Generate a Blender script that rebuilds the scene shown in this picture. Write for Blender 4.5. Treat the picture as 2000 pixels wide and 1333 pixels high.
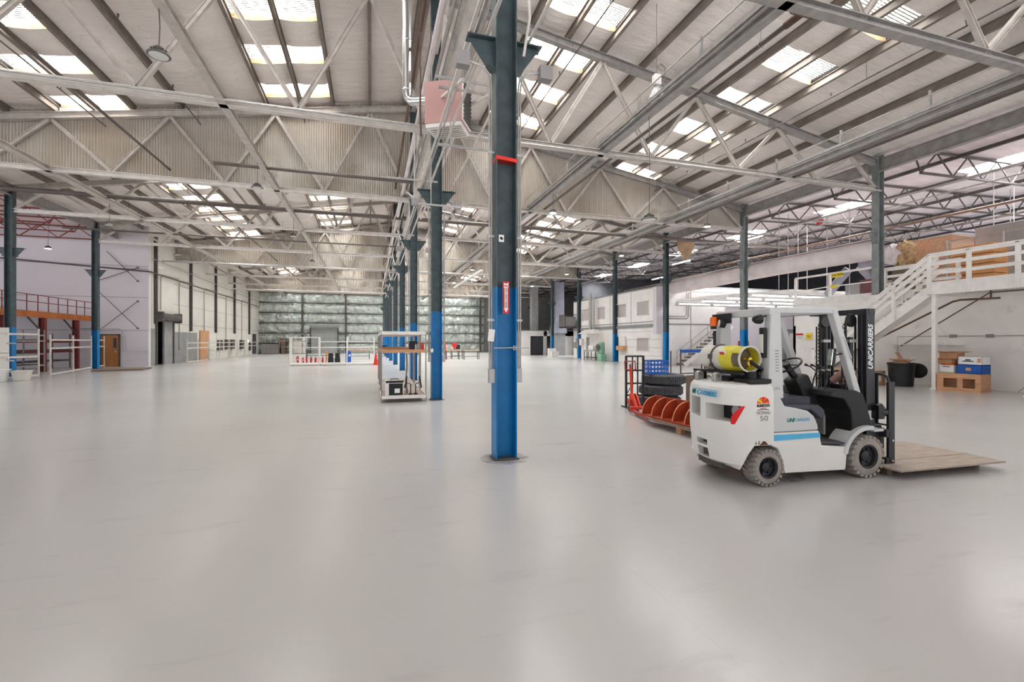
import bpy, bmesh, math, random
from mathutils import Vector, Matrix
random.seed(7)
for o in list(bpy.data.objects): bpy.data.objects.remove(o)
sc = bpy.context.scene
COL = sc.collection

# ---------------------------------------------------------------- camera
F = 900.0
YAW = math.atan(275/900)
cam_d = bpy.data.cameras.new('camera'); cam = bpy.data.objects.new('camera', cam_d); COL.objects.link(cam)
cam_d.sensor_fit = 'HORIZONTAL'; cam_d.sensor_width = 36.0; cam_d.lens = F/2000*36.0
cam_d.clip_start = .05; cam_d.clip_end = 400
cam.location = (0, 0, 1.7); cam.rotation_euler = (math.pi/2, 0, -YAW)
sc.camera = cam

# ---------------------------------------------------------------- world, exposure
W = bpy.data.worlds.new('overcast_sky_with_fill'); sc.world = W; W.use_nodes = True
bg = W.node_tree.nodes['Background']; bg.inputs[0].default_value = (.97, .98, 1, 1); bg.inputs[1].default_value = 1.9
_wn = W.node_tree.nodes; _wl = W.node_tree.links      # overcast sky; lower half brightened as added fill for the ceiling
_tc = _wn.new('ShaderNodeTexCoord'); _sx = _wn.new('ShaderNodeSeparateXYZ'); _wl.new(_tc.outputs['Generated'], _sx.inputs[0])
_mr = _wn.new('ShaderNodeMapRange'); _mr.inputs[1].default_value = -.05; _mr.inputs[2].default_value = .05; _mr.inputs[3].default_value = 4.5; _mr.inputs[4].default_value = .9
_wl.new(_sx.outputs[2], _mr.inputs[0]); _wl.new(_mr.outputs[0], bg.inputs[1])
vs = sc.view_settings
sc.display_settings.display_device = 'sRGB'
vs.view_transform = 'Standard'; vs.look = 'None'; vs.gamma = 1.0; vs.use_curve_mapping = False
vs.exposure = 0.05
cy = sc.cycles
cy.use_denoising = True
cy.max_bounces = 10; cy.diffuse_bounces = 6; cy.glossy_bounces = 3; cy.transmission_bounces = 4; cy.transparent_max_bounces = 12
cy.sample_clamp_indirect = 6; cy.caustics_reflective = False; cy.caustics_refractive = False
cy.use_light_tree = True

# ---------------------------------------------------------------- building dimensions
XC, XL, XR = 1.75, -16.05, 19.45          # column rows
Y0, S = 6.45, 6.95                        # first frame line, frame spacing
YB, YF = -15.0, 69.0                       # back (open end behind the camera) and far wall
RH, RS = 12.15, .165                      # ridge height and slope of the roof underside
CH = 7.78                                 # height of the truss bottom chords
def roofz(x): return RH - RS*abs(x-XC)
OFF_R = [.35, 1.6, 3.0, 4.2, 5.45, 6.9, 8.3, 9.75, 10.9, 12.1, 13.5, 14.9, 16.3]
OFF_L = [.35, 1.8, 3.25, 4.45, 5.7, 7.1, 8.6, 10.15, 11.3, 12.45, 13.8, 15.1, 16.4]
SKY = {('R', 2): 1.05, ('R', 3): 1.05, ('R', 7): 0.05, ('R', 8): 0.05, ('L', 2): 1.4, ('L', 3): 1.4, ('L', 7): 2.1, ('L', 8): 2.1}
SKYLEN, SKYP = 1.02, S/3
ORD = ['nearest', 'second', 'third', 'fourth', 'fifth', 'sixth', 'seventh', 'eighth', 'ninth', 'tenth', 'eleventh', 'twelfth', 'thirteenth', 'fourteenth', 'fifteenth', 'sixteenth', 'seventeenth', 'eighteenth', 'nineteenth', 'twentieth', 'twenty-first','twenty-second','twenty-third','twenty-fourth', 'twenty-fifth', 'twenty-sixth', 'twenty-seventh', 'twenty-eighth', 'twenty-ninth', 'thirtieth', 'thirty-first', 'thirty-second']

# lamps that stand for daylight arriving at each skylight: above the panel, outside the roof
def sky_area(x, y, sx, sy, z, power, tilt):
    l = bpy.data.lights.new('skylight_daylight', 'AREA'); l.shape = 'RECTANGLE'; l.size = sx; l.size_y = sy
    l.energy = power; l.color = (.97, .985, 1)
    o = bpy.data.objects.new('skylight_daylight', l); COL.objects.link(o)
    o.location = (x, y, z); o.rotation_euler = (0, tilt, 0)
    return o
SKY_POWER = 185
def sky_rows(side, first):
    """centres along Y of the skylight rows of one strip"""
    ph = SKY[(side, first)]
    y = Y0 - 2*S + ph; out = []
    while y < YF-1.2:
        if y > YB+1: out.append(y)
        y += SKYP
    return out
for side, a, b, offs in (('R', 2, 4, OFF_R), ('R', 7, 9, OFF_R), ('L', 2, 4, OFF_L), ('L', 7, 9, OFF_L)):
    sg = 1 if side == 'R' else -1
    xm = XC + sg*(offs[a]+offs[b])/2
    for y in sky_rows(side, a):
        sky_area(xm, y, offs[b]-offs[a]-.2, SKYLEN-.1, roofz(xm)+.32, SKY_POWER*(2.1 if side == 'R' else 1.2)*(.18 if y < 4 else .5 if y < 9 else 1.2 if y < 20 else min(2.5, 1.2+(y-20)*.07)), sg*math.atan(RS))

# ---------------------------------------------------------------- helpers
def tag(o, label=None, cat=None, group=None, kind=None):
    if label: o['label'] = label
    if cat: o['category'] = cat
    if group: o['group'] = group
    if kind: o['kind'] = kind
    return o
def thing(name, loc, rz, label, cat, group=None):
    o = bpy.data.objects.new(name, None); COL.objects.link(o); o.empty_display_size = .1
    o.location = loc; o.rotation_euler = (0, 0, rz)
    return tag(o, label, cat, group)
def children(o): return [c for c in bpy.data.objects if c.parent == o]
def copy_tree(o, parent=None, loc=None, rz=None, label=None, cmap=None):
    if cmap is None:
        cmap = {}
        for c in bpy.data.objects:
            if c.parent: cmap.setdefault(c.parent.name, []).append(c)
    c = o.copy(); COL.objects.link(c); c.parent = parent
    if parent is not None: c.matrix_parent_inverse = Matrix()
    if loc is not None: c.location = loc
    if rz is not None: c.rotation_euler = (0, 0, rz)
    if label: c['label'] = label
    for ch in cmap.get(o.name, []): copy_tree(ch, c, cmap=cmap)
    return c

def basis(d, up=(0, 0, 1)):
    d = Vector(d).normalized(); u = Vector(up)
    if abs(d.dot(u)) > .98: u = Vector((0, 1, 0)) if abs(d.y) < .9 else Vector((1, 0, 0))
    s = d.cross(u).normalized(); u = s.cross(d).normalized()
    return d, s, u
def crumple(b, amp, sc_, seed=0):
    import mathutils.noise as mn_
    b.v = [tuple(Vector(v)+Vector((mn_.noise(Vector(v)*sc_+Vector((seed, 0, 0))), mn_.noise(Vector(v)*sc_+Vector((0, 7+seed, 0))), mn_.noise(Vector(v)*sc_+Vector((0, 0, 3+seed)))))*amp) for v in b.v]
    return b
class B:
    def __init__(s): s.v = []; s.f = []; s.m = []; s.s = []
    def add(s, vs, fs, mi=0, sm=False):
        n = len(s.v); s.v += [tuple(v) for v in vs]
        for f in fs: s.f.append(tuple(i+n for i in f)); s.m.append(mi); s.s.append(sm)
        return s
    def hexa(s, p, mi=0):      # 8 points: bottom ring then top ring
        return s.add(p, [(3, 2, 1, 0), (4, 5, 6, 7), (0, 1, 5, 4), (1, 2, 6, 5), (2, 3, 7, 6), (3, 0, 4, 7)], mi)
    def box(s, c, d, rz=0, mi=0, R=None):
        hx, hy, hz = d[0]/2, d[1]/2, d[2]/2
        p = [Vector(q) for q in ((-hx, -hy, -hz), (hx, -hy, -hz), (hx, hy, -hz), (-hx, hy, -hz), (-hx, -hy, hz), (hx, -hy, hz), (hx, hy, hz), (-hx, hy, hz))]
        M = R if R is not None else Matrix.Rotation(rz, 3, 'Z')
        return s.hexa([M @ q + Vector(c) for q in p], mi)
    def span(s, x0, x1, y0, y1, z0, z1, mi=0):
        return s.box(((x0+x1)/2, (y0+y1)/2, (z0+z1)/2), (abs(x1-x0), abs(y1-y0), abs(z1-z0)), 0, mi)
    def bar(s, p0, p1, w, h, mi=0, up=(0, 0, 1), ou=0, osd=0):
        p0, p1 = Vector(p0), Vector(p1); d, a, u = basis(p1-p0, up)
        o = u*ou + a*osd; w /= 2; h /= 2
        r = [-a*w-u*h, a*w-u*h, a*w+u*h, -a*w+u*h]
        return s.hexa([p0+o+q for q in r]+[p1+o+q for q in r], mi)
    def ibeam(s, p0, p1, w, h, t=.02, mi=0, up=(0, 0, 1)):
        s.bar(p0, p1, w, t, mi, up, ou=h/2-t/2); s.bar(p0, p1, w, t, mi, up, ou=-h/2+t/2)
        return s.bar(p0, p1, t*.8, h-2*t, mi, up)
    def angle(s, p0, p1, w, t=.012, mi=0, up=(0, 0, 1)):
        s.bar(p0, p1, t, w, mi, up); return s.bar(p0, p1, w, t, mi, up, ou=-w/2, osd=w/2)
    def tube(s, pts, r, n=8, mi=0, caps=True, sm=True, close=False):
        pts = [Vector(p) for p in pts]; vs = []; m = len(pts); prev = None
        rr = r if isinstance(r, (list, tuple)) else [r]*m
        for i, p in enumerate(pts):
            if close: d = pts[(i+1) % m]-pts[i-1]
            else: d = pts[min(i+1, m-1)]-pts[max(i-1, 0)]
            d = d.normalized()
            if prev is None: _, a, u = basis(d)
            else:
                a = (prev-d*prev.dot(d))
                a = a.normalized() if a.length > 1e-4 else basis(d)[1]
                u = a.cross(d).normalized()
            prev = a
            for k in range(n):
                t = 2*math.pi*k/n; vs.append(p+a*math.cos(t)*rr[i]+u*math.sin(t)*rr[i])
        fs = []
        for i in range(m if close else m-1):
            j = (i+1) % m
            for k in range(n): fs.append((i*n+k, i*n+(k+1) % n, j*n+(k+1) % n, j*n+k))
        s.add(vs, fs, mi, sm)
        if caps and not close:
            s.add(vs[:n], [tuple(range(n))[::-1]], mi); s.add(vs[-n:], [tuple(range(n))], mi)
        return s
    def cyl(s, p0, p1, r, n=16, mi=0, sm=True): return s.tube([p0, p1], r, n, mi, True, sm)
    def lathe(s, prof, c=(0, 0, 0), axis=(0, 0, 1), n=24, mi=0, sm=True, a0=0, a1=2*math.pi):
        d, a, u = basis(axis, (0, 1, 0) if abs(Vector(axis).normalized().y) < .9 else (0, 0, 1)); c = Vector(c); vs = []
        full = abs(a1-a0-2*math.pi) < 1e-4; m = n if full else n+1
        for r, z in prof:
            for k in range(m):
                t = a0+(a1-a0)*k/n; vs.append(c+d*z+a*math.cos(t)*r+u*math.sin(t)*r)
        fs = []
        for i in range(len(prof)-1):
            for k in range(n):
                k2 = (k+1) % m
                fs.append((i*m+k, i*m+k2, (i+1)*m+k2, (i+1)*m+k))
        return s.add(vs, fs, mi, sm)
    def prism(s, poly, f0, f1, mi=0):
        """poly: 2-D points, f0/f1 map a 2-D point to the two caps"""
        n = len(poly); a = [f0(*p) for p in poly]; b = [f1(*p) for p in poly]
        s.add(a+b, [tuple(range(n))[::-1], tuple(range(n, 2*n))]+[(i, (i+1) % n, n+(i+1) % n, n+i) for i in range(n)], mi)
        return s
    def xz(s, poly, y0, y1, mi=0): return s.prism(poly, lambda x, z: (x, y0, z), lambda x, z: (x, y1, z), mi)
    def xy(s, poly, z0, z1, mi=0): return s.prism(poly, lambda x, y: (x, y, z0), lambda x, y: (x, y, z1), mi)
    def yz(s, poly, x0, x1, mi=0): return s.prism(poly, lambda y, z: (x0, y, z), lambda y, z: (x1, y, z), mi)
    def build(s, name, mats, parent=None, off=None, bevel=0, loc=None, sub=0):
        if not isinstance(mats, (list, tuple)): mats = [mats]
        vs = s.v
        if off is None and parent is None and loc is None:
            xs, ys, zs = zip(*vs); off = ((min(xs)+max(xs))/2, (min(ys)+max(ys))/2, min(zs))
        if off is not None: vs = [(x-off[0], y-off[1], z-off[2]) for x, y, z in vs]
        me = bpy.data.meshes.new(name); me.from_pydata(vs, [], s.f)
        for m in mats: me.materials.append(m)
        me.polygons.foreach_set('material_index', s.m); me.polygons.foreach_set('use_smooth', s.s)
        me.update()
        if any(s.s): me.set_sharp_from_angle(angle=math.radians(38))
        o = bpy.data.objects.new(name, me); COL.objects.link(o)
        if parent is not None: o.parent = parent
        elif loc is not None: o.location = loc
        elif off is not None: o.location = off
        if bevel:
            b = o.modifiers.new('bevel', 'BEVEL'); b.width = bevel; b.segments = 2; b.limit_method = 'ANGLE'; b.angle_limit = math.radians(40)
        if sub:
            b = o.modifiers.new('sub', 'SUBSURF'); b.levels = sub; b.render_levels = sub
        return o
def struct(name, b, mats, **k):
    o = b.build(name, mats, **k); o['kind'] = 'structure'; return o
def text(name, body, size, mat, M, parent=None, ext=.0015, bold=0, sx=1, shear=0, align='CENTER'):
    cu = bpy.data.curves.new('lettering', 'FONT'); cu.body = body; cu.size = size; cu.extrude = ext; cu.offset = bold; cu.shear = shear
    cu.align_x = align; cu.align_y = 'CENTER'
    t = bpy.data.objects.new('tmp', cu); COL.objects.link(t)
    bpy.context.view_layer.update()
    me = bpy.data.meshes.new_from_object(t.evaluated_get(bpy.context.evaluated_depsgraph_get()))
    bpy.data.objects.remove(t); bpy.data.curves.remove(cu)
    me.transform(M @ Matrix.Diagonal((sx, 1, 1, 1))); me.materials.clear(); me.materials.append(mat)
    o = bpy.data.objects.new(name, me); COL.objects.link(o); o.parent = parent
    return o
def frame(origin, right, up):
    r = Vector(right).normalized(); u = Vector(up).normalized(); n = r.cross(u)
    return Matrix(((r.x, u.x, n.x, origin[0]), (r.y, u.y, n.y, origin[1]), (r.z, u.z, n.z, origin[2]), (0, 0, 0, 1)))

# ---------------------------------------------------------------- materials
def lin(c): return tuple(((v/255)/12.92 if v/255 <= .04045 else ((v/255+.055)/1.055)**2.4) for v in c)+(1,)
def mat(name, c, rough=.6, metal=0, var=.12, sc_=2.0, bump=0, bsc=18, spec=.4, c2=None, stretch=None, wear=None, coord='Object', bd=.03):
    m = bpy.data.materials.new(name); m.use_nodes = True; nt = m.node_tree; N = nt.nodes; Lk = nt.links
    p = N['Principled BSDF']; p.inputs['Roughness'].default_value = rough; p.inputs['Metallic'].default_value = metal
    p.inputs['Specular IOR Level'].default_value = spec
    tc = N.new('ShaderNodeTexCoord'); mp = N.new('ShaderNodeMapping'); Lk.new(tc.outputs[coord], mp.inputs[0])
    if stretch: mp.inputs['Scale'].default_value = stretch
    no = N.new('ShaderNodeTexNoise'); no.inputs['Scale'].default_value = sc_; no.inputs['Detail'].default_value = 5; Lk.new(mp.outputs[0], no.inputs[0])
    mr = N.new('ShaderNodeMapRange'); mr.inputs[1].default_value = .3; mr.inputs[2].default_value = .7; Lk.new(no.outputs[0], mr.inputs[0])
    mx = N.new('ShaderNodeMix'); mx.data_type = 'RGBA'
    l = lin(c); l2 = lin(c2) if c2 else tuple(v*(1-var*1.6) for v in l[:3])+(1,)
    mx.inputs[6].default_value = l2; mx.inputs[7].default_value = l if c2 else tuple(min(1, v*(1+var*.3)) for v in l[:3])+(1,)
    Lk.new(mr.outputs[0], mx.inputs[0]); out = mx.outputs[2]
    if wear:      # (colour, amount, scale) patches of dirt or rust with their own outline
        n2 = N.new('ShaderNodeTexNoise'); n2.inputs['Scale'].default_value = wear[2]; n2.inputs['Detail'].default_value = 8; n2.inputs['Roughness'].default_value = .65; Lk.new(mp.outputs[0], n2.inputs[0])
        r2 = N.new('ShaderNodeMapRange'); r2.inputs[1].default_value = .68-wear[1]; r2.inputs[2].default_value = .84-wear[1]*.7; Lk.new(n2.outputs[0], r2.inputs[0])
        m2 = N.new('ShaderNodeMix'); m2.data_type = 'RGBA'; m2.inputs[7].default_value = lin(wear[0]); Lk.new(out, m2.inputs[6]); Lk.new(r2.outputs[0], m2.inputs[0]); out = m2.outputs[2]
    Lk.new(out, p.inputs['Base Color'])
    if bump:
        bn = N.new('ShaderNodeTexNoise'); bn.inputs['Scale'].default_value = bsc; bn.inputs['Detail'].default_value = 4; Lk.new(mp.outputs[0], bn.inputs[0])
        bp = N.new('ShaderNodeBump'); bp.inputs['Strength'].default_value = bump; bp.inputs['Distance'].default_value = bd; Lk.new(bn.outputs[0], bp.inputs['Height']); Lk.new(bp.outputs[0], p.inputs['Normal'])
    return m
def emis(name, c, st):
    m = bpy.data.materials.new(name); m.use_nodes = True; N = m.node_tree.nodes; p = N['Principled BSDF']
    p.inputs['Base Color'].default_value = lin(c); p.inputs['Emission Color'].default_value = lin(c); p.inputs['Emission Strength'].default_value = st
    return m
MT = {}
def mk(k, *a, **kw): MT[k] = mat(k, *a, **kw)
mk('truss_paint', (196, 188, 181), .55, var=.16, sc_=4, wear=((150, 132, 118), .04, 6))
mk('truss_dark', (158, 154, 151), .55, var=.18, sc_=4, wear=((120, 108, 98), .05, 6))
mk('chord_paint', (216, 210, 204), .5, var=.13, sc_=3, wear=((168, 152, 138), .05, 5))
mk('purlin_paint', (134, 124, 116), .6, var=.2, sc_=3, wear=((120, 102, 92), .08, 5))
mk('dark_steel', (88, 84, 82), .55, var=.25)
mk('joist_steel', (74, 68, 67), .6, var=.25)
mk('galv', (188, 186, 184), .38, .55, var=.15, sc_=8)
mk('conduit', (178, 174, 170), .4, .4, var=.15, sc_=6)
mk('dark_pipe', (98, 88, 84), .5, .1, var=.2)
mk('brown_pipe', (104, 78, 66), .6, var=.2)
mk('col_green', (74, 88, 92), .42, .1, var=.25, sc_=5, wear=((112, 104, 96), .03, 9))
mk('col_grey', (132, 138, 138), .5, var=.2, sc_=4, wear=((98, 100, 98), .06, 8))
mk('col_blue', (0, 120, 184), .38, var=.13, sc_=4, wear=((40, 84, 124), .02, 12))
mk('col_side', (96, 116, 140), .5, var=.15)
mk('white_wall', (243, 239, 236), .75, var=.06, sc_=1.2, wear=((205, 200, 196), .06, 1.6))
mk('panel_wall', (224, 220, 212), .75, var=.05, sc_=.7, wear=((206, 200, 190), .05, 1.0))
mk('lilac_wall', (214, 208, 214), .75, var=.04, sc_=.5, wear=((198, 192, 198), .04, .9))
mk('grey_paint', (146, 146, 146), .6, var=.12, sc_=2, wear=((112, 112, 112), .08, 3))
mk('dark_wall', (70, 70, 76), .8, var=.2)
mk('green_blanket', (212, 220, 214), .32, .35, var=.22, sc_=1.6, bump=1.0, bsc=1.5, bd=.35)
mk('white_paint', (236, 232, 228), .5, var=.07, sc_=5, wear=((196, 190, 184), .05, 8))
mk('wood_light', (206, 156, 118), .6, var=.2, sc_=3, stretch=(1, 1, 8))
mk('wood_door', (176, 120, 66), .5, var=.15, sc_=3, stretch=(6, 6, .6))
mk('wood_orange', (204, 146, 96), .6, var=.1, sc_=3)
mk('knot', (96, 58, 36), .7)
mk('osb', (222, 178, 150), .7, var=.2, sc_=22, wear=((196, 148, 118), .12, 26))
mk('cardboard', (196, 152, 116), .75, var=.1, sc_=4)
mk('beam_orange', (190, 108, 50), .55, var=.2, wear=((140, 84, 48), .08, 6))
mk('red_steel', (122, 38, 34), .5, var=.2)
mk('orange_red', (214, 58, 34), .45, var=.15, wear=((170, 60, 40), .05, 9))
mk('jack_dark_red', (150, 44, 36), .5, var=.2)
mk('auger_red', (172, 66, 34), .6, var=.18, sc_=5)
mk('auger_edge', (226, 150, 112), .6)
mk('black', (28, 28, 30), .5, var=.2)
mk('black_gloss', (22, 22, 25), .3, var=.1)
mk('mast_black', (46, 46, 50), .42, var=.12, sc_=6)
mk('rubber', (78, 78, 82), .8, var=.15, sc_=8, wear=((84, 82, 80), .08, 12))
mk('tire_grey', (160, 152, 146), .9, var=.15, sc_=6, wear=((112, 105, 100), .08, 10))
mk('fork_white', (226, 224, 220), .3, var=.03, sc_=2, spec=.5, wear=((208, 202, 194), .05, 4))
mk('fork_grey', (205, 205, 206), .38, var=.04)
mk('rust', (112, 62, 46), .8, var=.3)
mk('blue_stripe', (84, 178, 222), .4, var=.03)
mk('red_lens', (214, 22, 26), .2, var=.02)
mk('orange_lens', (240, 106, 20), .25, var=.05)
mk('tank_white', (218, 214, 204), .4, var=.08, sc_=5, wear=((180, 172, 160), .05, 9))
mk('tank_yellow', (214, 202, 58), .45, var=.08)
mk('brass', (190, 160, 70), .3, .8)
mk('chrome', (215, 215, 215), .2, .9, var=.03)
mk('blue_plastic', (28, 98, 190), .45, var=.08)
mk('blue_box', (26, 84, 168), .6, var=.12)
mk('white_box', (236, 236, 238), .6, var=.03)
mk('green_ink', (46, 120, 96), .5, var=0)
mk('maroon', (104, 62, 68), .6)
mk('heater_pink', (190, 148, 142), .55, var=.06, sc_=2)
mk('red_tape', (226, 52, 40), .4, var=.08)
mk('sign_red', (196, 26, 34), .4, var=.02)
mk('sign_white', (240, 238, 234), .5, var=.02)
mk('sign_yellow', (236, 206, 50), .5, var=.02)
mk('ink', (30, 30, 34), .5, var=0)
mk('letter_white', (232, 232, 234), .4, var=0)
mk('letter_blue', (60, 156, 196), .4, var=0)
mk('letter_teal', (42, 120, 110), .4, var=0)
mk('cloth_brown', (170, 140, 112), .9, var=.25, bump=.4)
mk('steel_deck', (226, 224, 224), .6, var=.04)
mk('duct_wrap', (228, 218, 218), .6, .0, var=.12, sc_=1.6, bump=.4, bsc=5)
mk('duct_grey', (150, 150, 164), .5, .4, var=.15)
mk('platform_wood', (172, 156, 144), .7, var=.16, sc_=3, stretch=(1, 6, 1))
mk('plywood', (196, 168, 146), .7, var=.14, sc_=3, stretch=(1, 6, 1))
mk('cushion', (66, 68, 80), .45, var=.2, sc_=9)
mk('grey_crate', (150, 146, 146), .7)
mk('stair_tread', (110, 86, 82), .7, var=.2)
mk('machine_green', (140, 186, 158), .5)
mk('cart_brown', (116, 100, 84), .6)
mk('fiberglass', (206, 172, 132), .95, var=.25, sc_=9, bump=.5, bsc=30)
mk('shutter', (168, 172, 170), .55, .1, var=.08)
MT['lamp_on'] = emis('lamp_on', (255, 255, 255), 40)
MT['tube_on'] = emis('tube_on', (250, 250, 255), 16)
MT['lens_off'] = mat('lens_off', (214, 216, 212), .25, var=.05)

def glass_mat(name, c, alpha):
    m = bpy.data.materials.new(name); m.use_nodes = True; N = m.node_tree.nodes; p = N['Principled BSDF']
    p.inputs['Base Color'].default_value = lin(c); p.inputs['Roughness'].default_value = .08; p.inputs['Alpha'].default_value = alpha
    return m
MT['window_glass'] = glass_mat('window_glass', (228, 218, 216), .6)  # pale warm base colour paints bright reflections into the glass
MT['clear_shade'] = glass_mat('clear_shade', (210, 212, 214), .45)
MT['mirror'] = mat('mirror', (200, 208, 200), .08, .9, var=.3, sc_=14)

def skylight_mat(name, tr, c):
    m = bpy.data.materials.new(name); m.use_nodes = True; N = m.node_tree.nodes; Lk = m.node_tree.links
    N.remove(N['Principled BSDF']); out = N['Material Output']
    t = N.new('ShaderNodeBsdfTransparent'); t.inputs[0].default_value = lin(c)
    d = N.new('ShaderNodeBsdfTranslucent'); d.inputs[0].default_value = lin(c)
    mx = N.new('ShaderNodeMixShader'); mx.inputs[0].default_value = 1-tr
    Lk.new(t.outputs[0], mx.inputs[1]); Lk.new(d.outputs[0], mx.inputs[2]); Lk.new(mx.outputs[0], out.inputs[0])
    return m
MT['sky_panel'] = skylight_mat('sky_panel', .75, (250, 250, 246))
MT['sky_rib'] = mat('sky_rib', (182, 178, 172), .6)

# roof insulation blanket: off-white facing with creases and loose threads
def blanket():
    m = mat('roof_blanket', (246, 238, 233), .62, var=.07, sc_=.7, coord='Object')
    nt = m.node_tree; N = nt.nodes; Lk = nt.links; p = N['Principled BSDF']
    tc = N.new('ShaderNodeTexCoord'); wv = N.new('ShaderNodeTexNoise'); wv.inputs['Scale'].default_value = .8; wv.inputs['Detail'].default_value = 3
    Lk.new(tc.outputs['Object'], wv.inputs[0])
    ad = N.new('ShaderNodeVectorMath'); ad.operation = 'MULTIPLY_ADD'; ad.inputs[1].default_value = (.7, .7, .7); Lk.new(wv.outputs['Color'], ad.inputs[0]); Lk.new(tc.outputs['Object'], ad.inputs[2])
    mp = N.new('ShaderNodeMapping'); mp.inputs['Scale'].default_value = (.9, 3.2, .9); Lk.new(ad.outputs[0], mp.inputs[0])
    vo = N.new('ShaderNodeTexVoronoi'); vo.feature = 'DISTANCE_TO_EDGE'; vo.inputs['Scale'].default_value = 1.0; Lk.new(mp.outputs[0], vo.inputs['Vector'])
    mr = N.new('ShaderNodeMapRange'); mr.inputs[1].default_value = 0; mr.inputs[2].default_value = .02; mr.inputs[3].default_value = .86; mr.inputs[4].default_value = 1; Lk.new(vo.outputs[0], mr.inputs[0])
    src = p.inputs['Base Color'].links[0].from_socket
    mu = N.new('ShaderNodeMix'); mu.data_type = 'RGBA'; mu.blend_type = 'MULTIPLY'; mu.inputs[0].default_value = 1; Lk.new(src, mu.inputs[6]); Lk.new(mr.outputs[0], mu.inputs[7]); Lk.new(mu.outputs[2], p.inputs['Base Color'])
    n3 = N.new('ShaderNodeTexNoise'); n3.inputs['Scale'].default_value = 1.3; n3.inputs['Detail'].default_value = 5
    m3 = N.new('ShaderNodeMapping'); m3.inputs['Scale'].default_value = (1, 3.5, 1); Lk.new(tc.outputs['Object'], m3.inputs[0]); Lk.new(m3.outputs[0], n3.inputs[0])
    bp = N.new('ShaderNodeBump'); bp.inputs['Strength'].default_value = .65; bp.inputs['Distance'].default_value = .09; Lk.new(n3.outputs[0], bp.inputs['Height']); Lk.new(bp.outputs[0], p.inputs['Normal'])
    return m
MT['blanket'] = blanket()
# corrugated iron with rust-brown patches
MT['corrugated'] = mat('corrugated', (206, 201, 194), .5, .1, sc_=.45, c2=(174, 161, 147), wear=((150, 128, 108), .07, .5))
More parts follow.
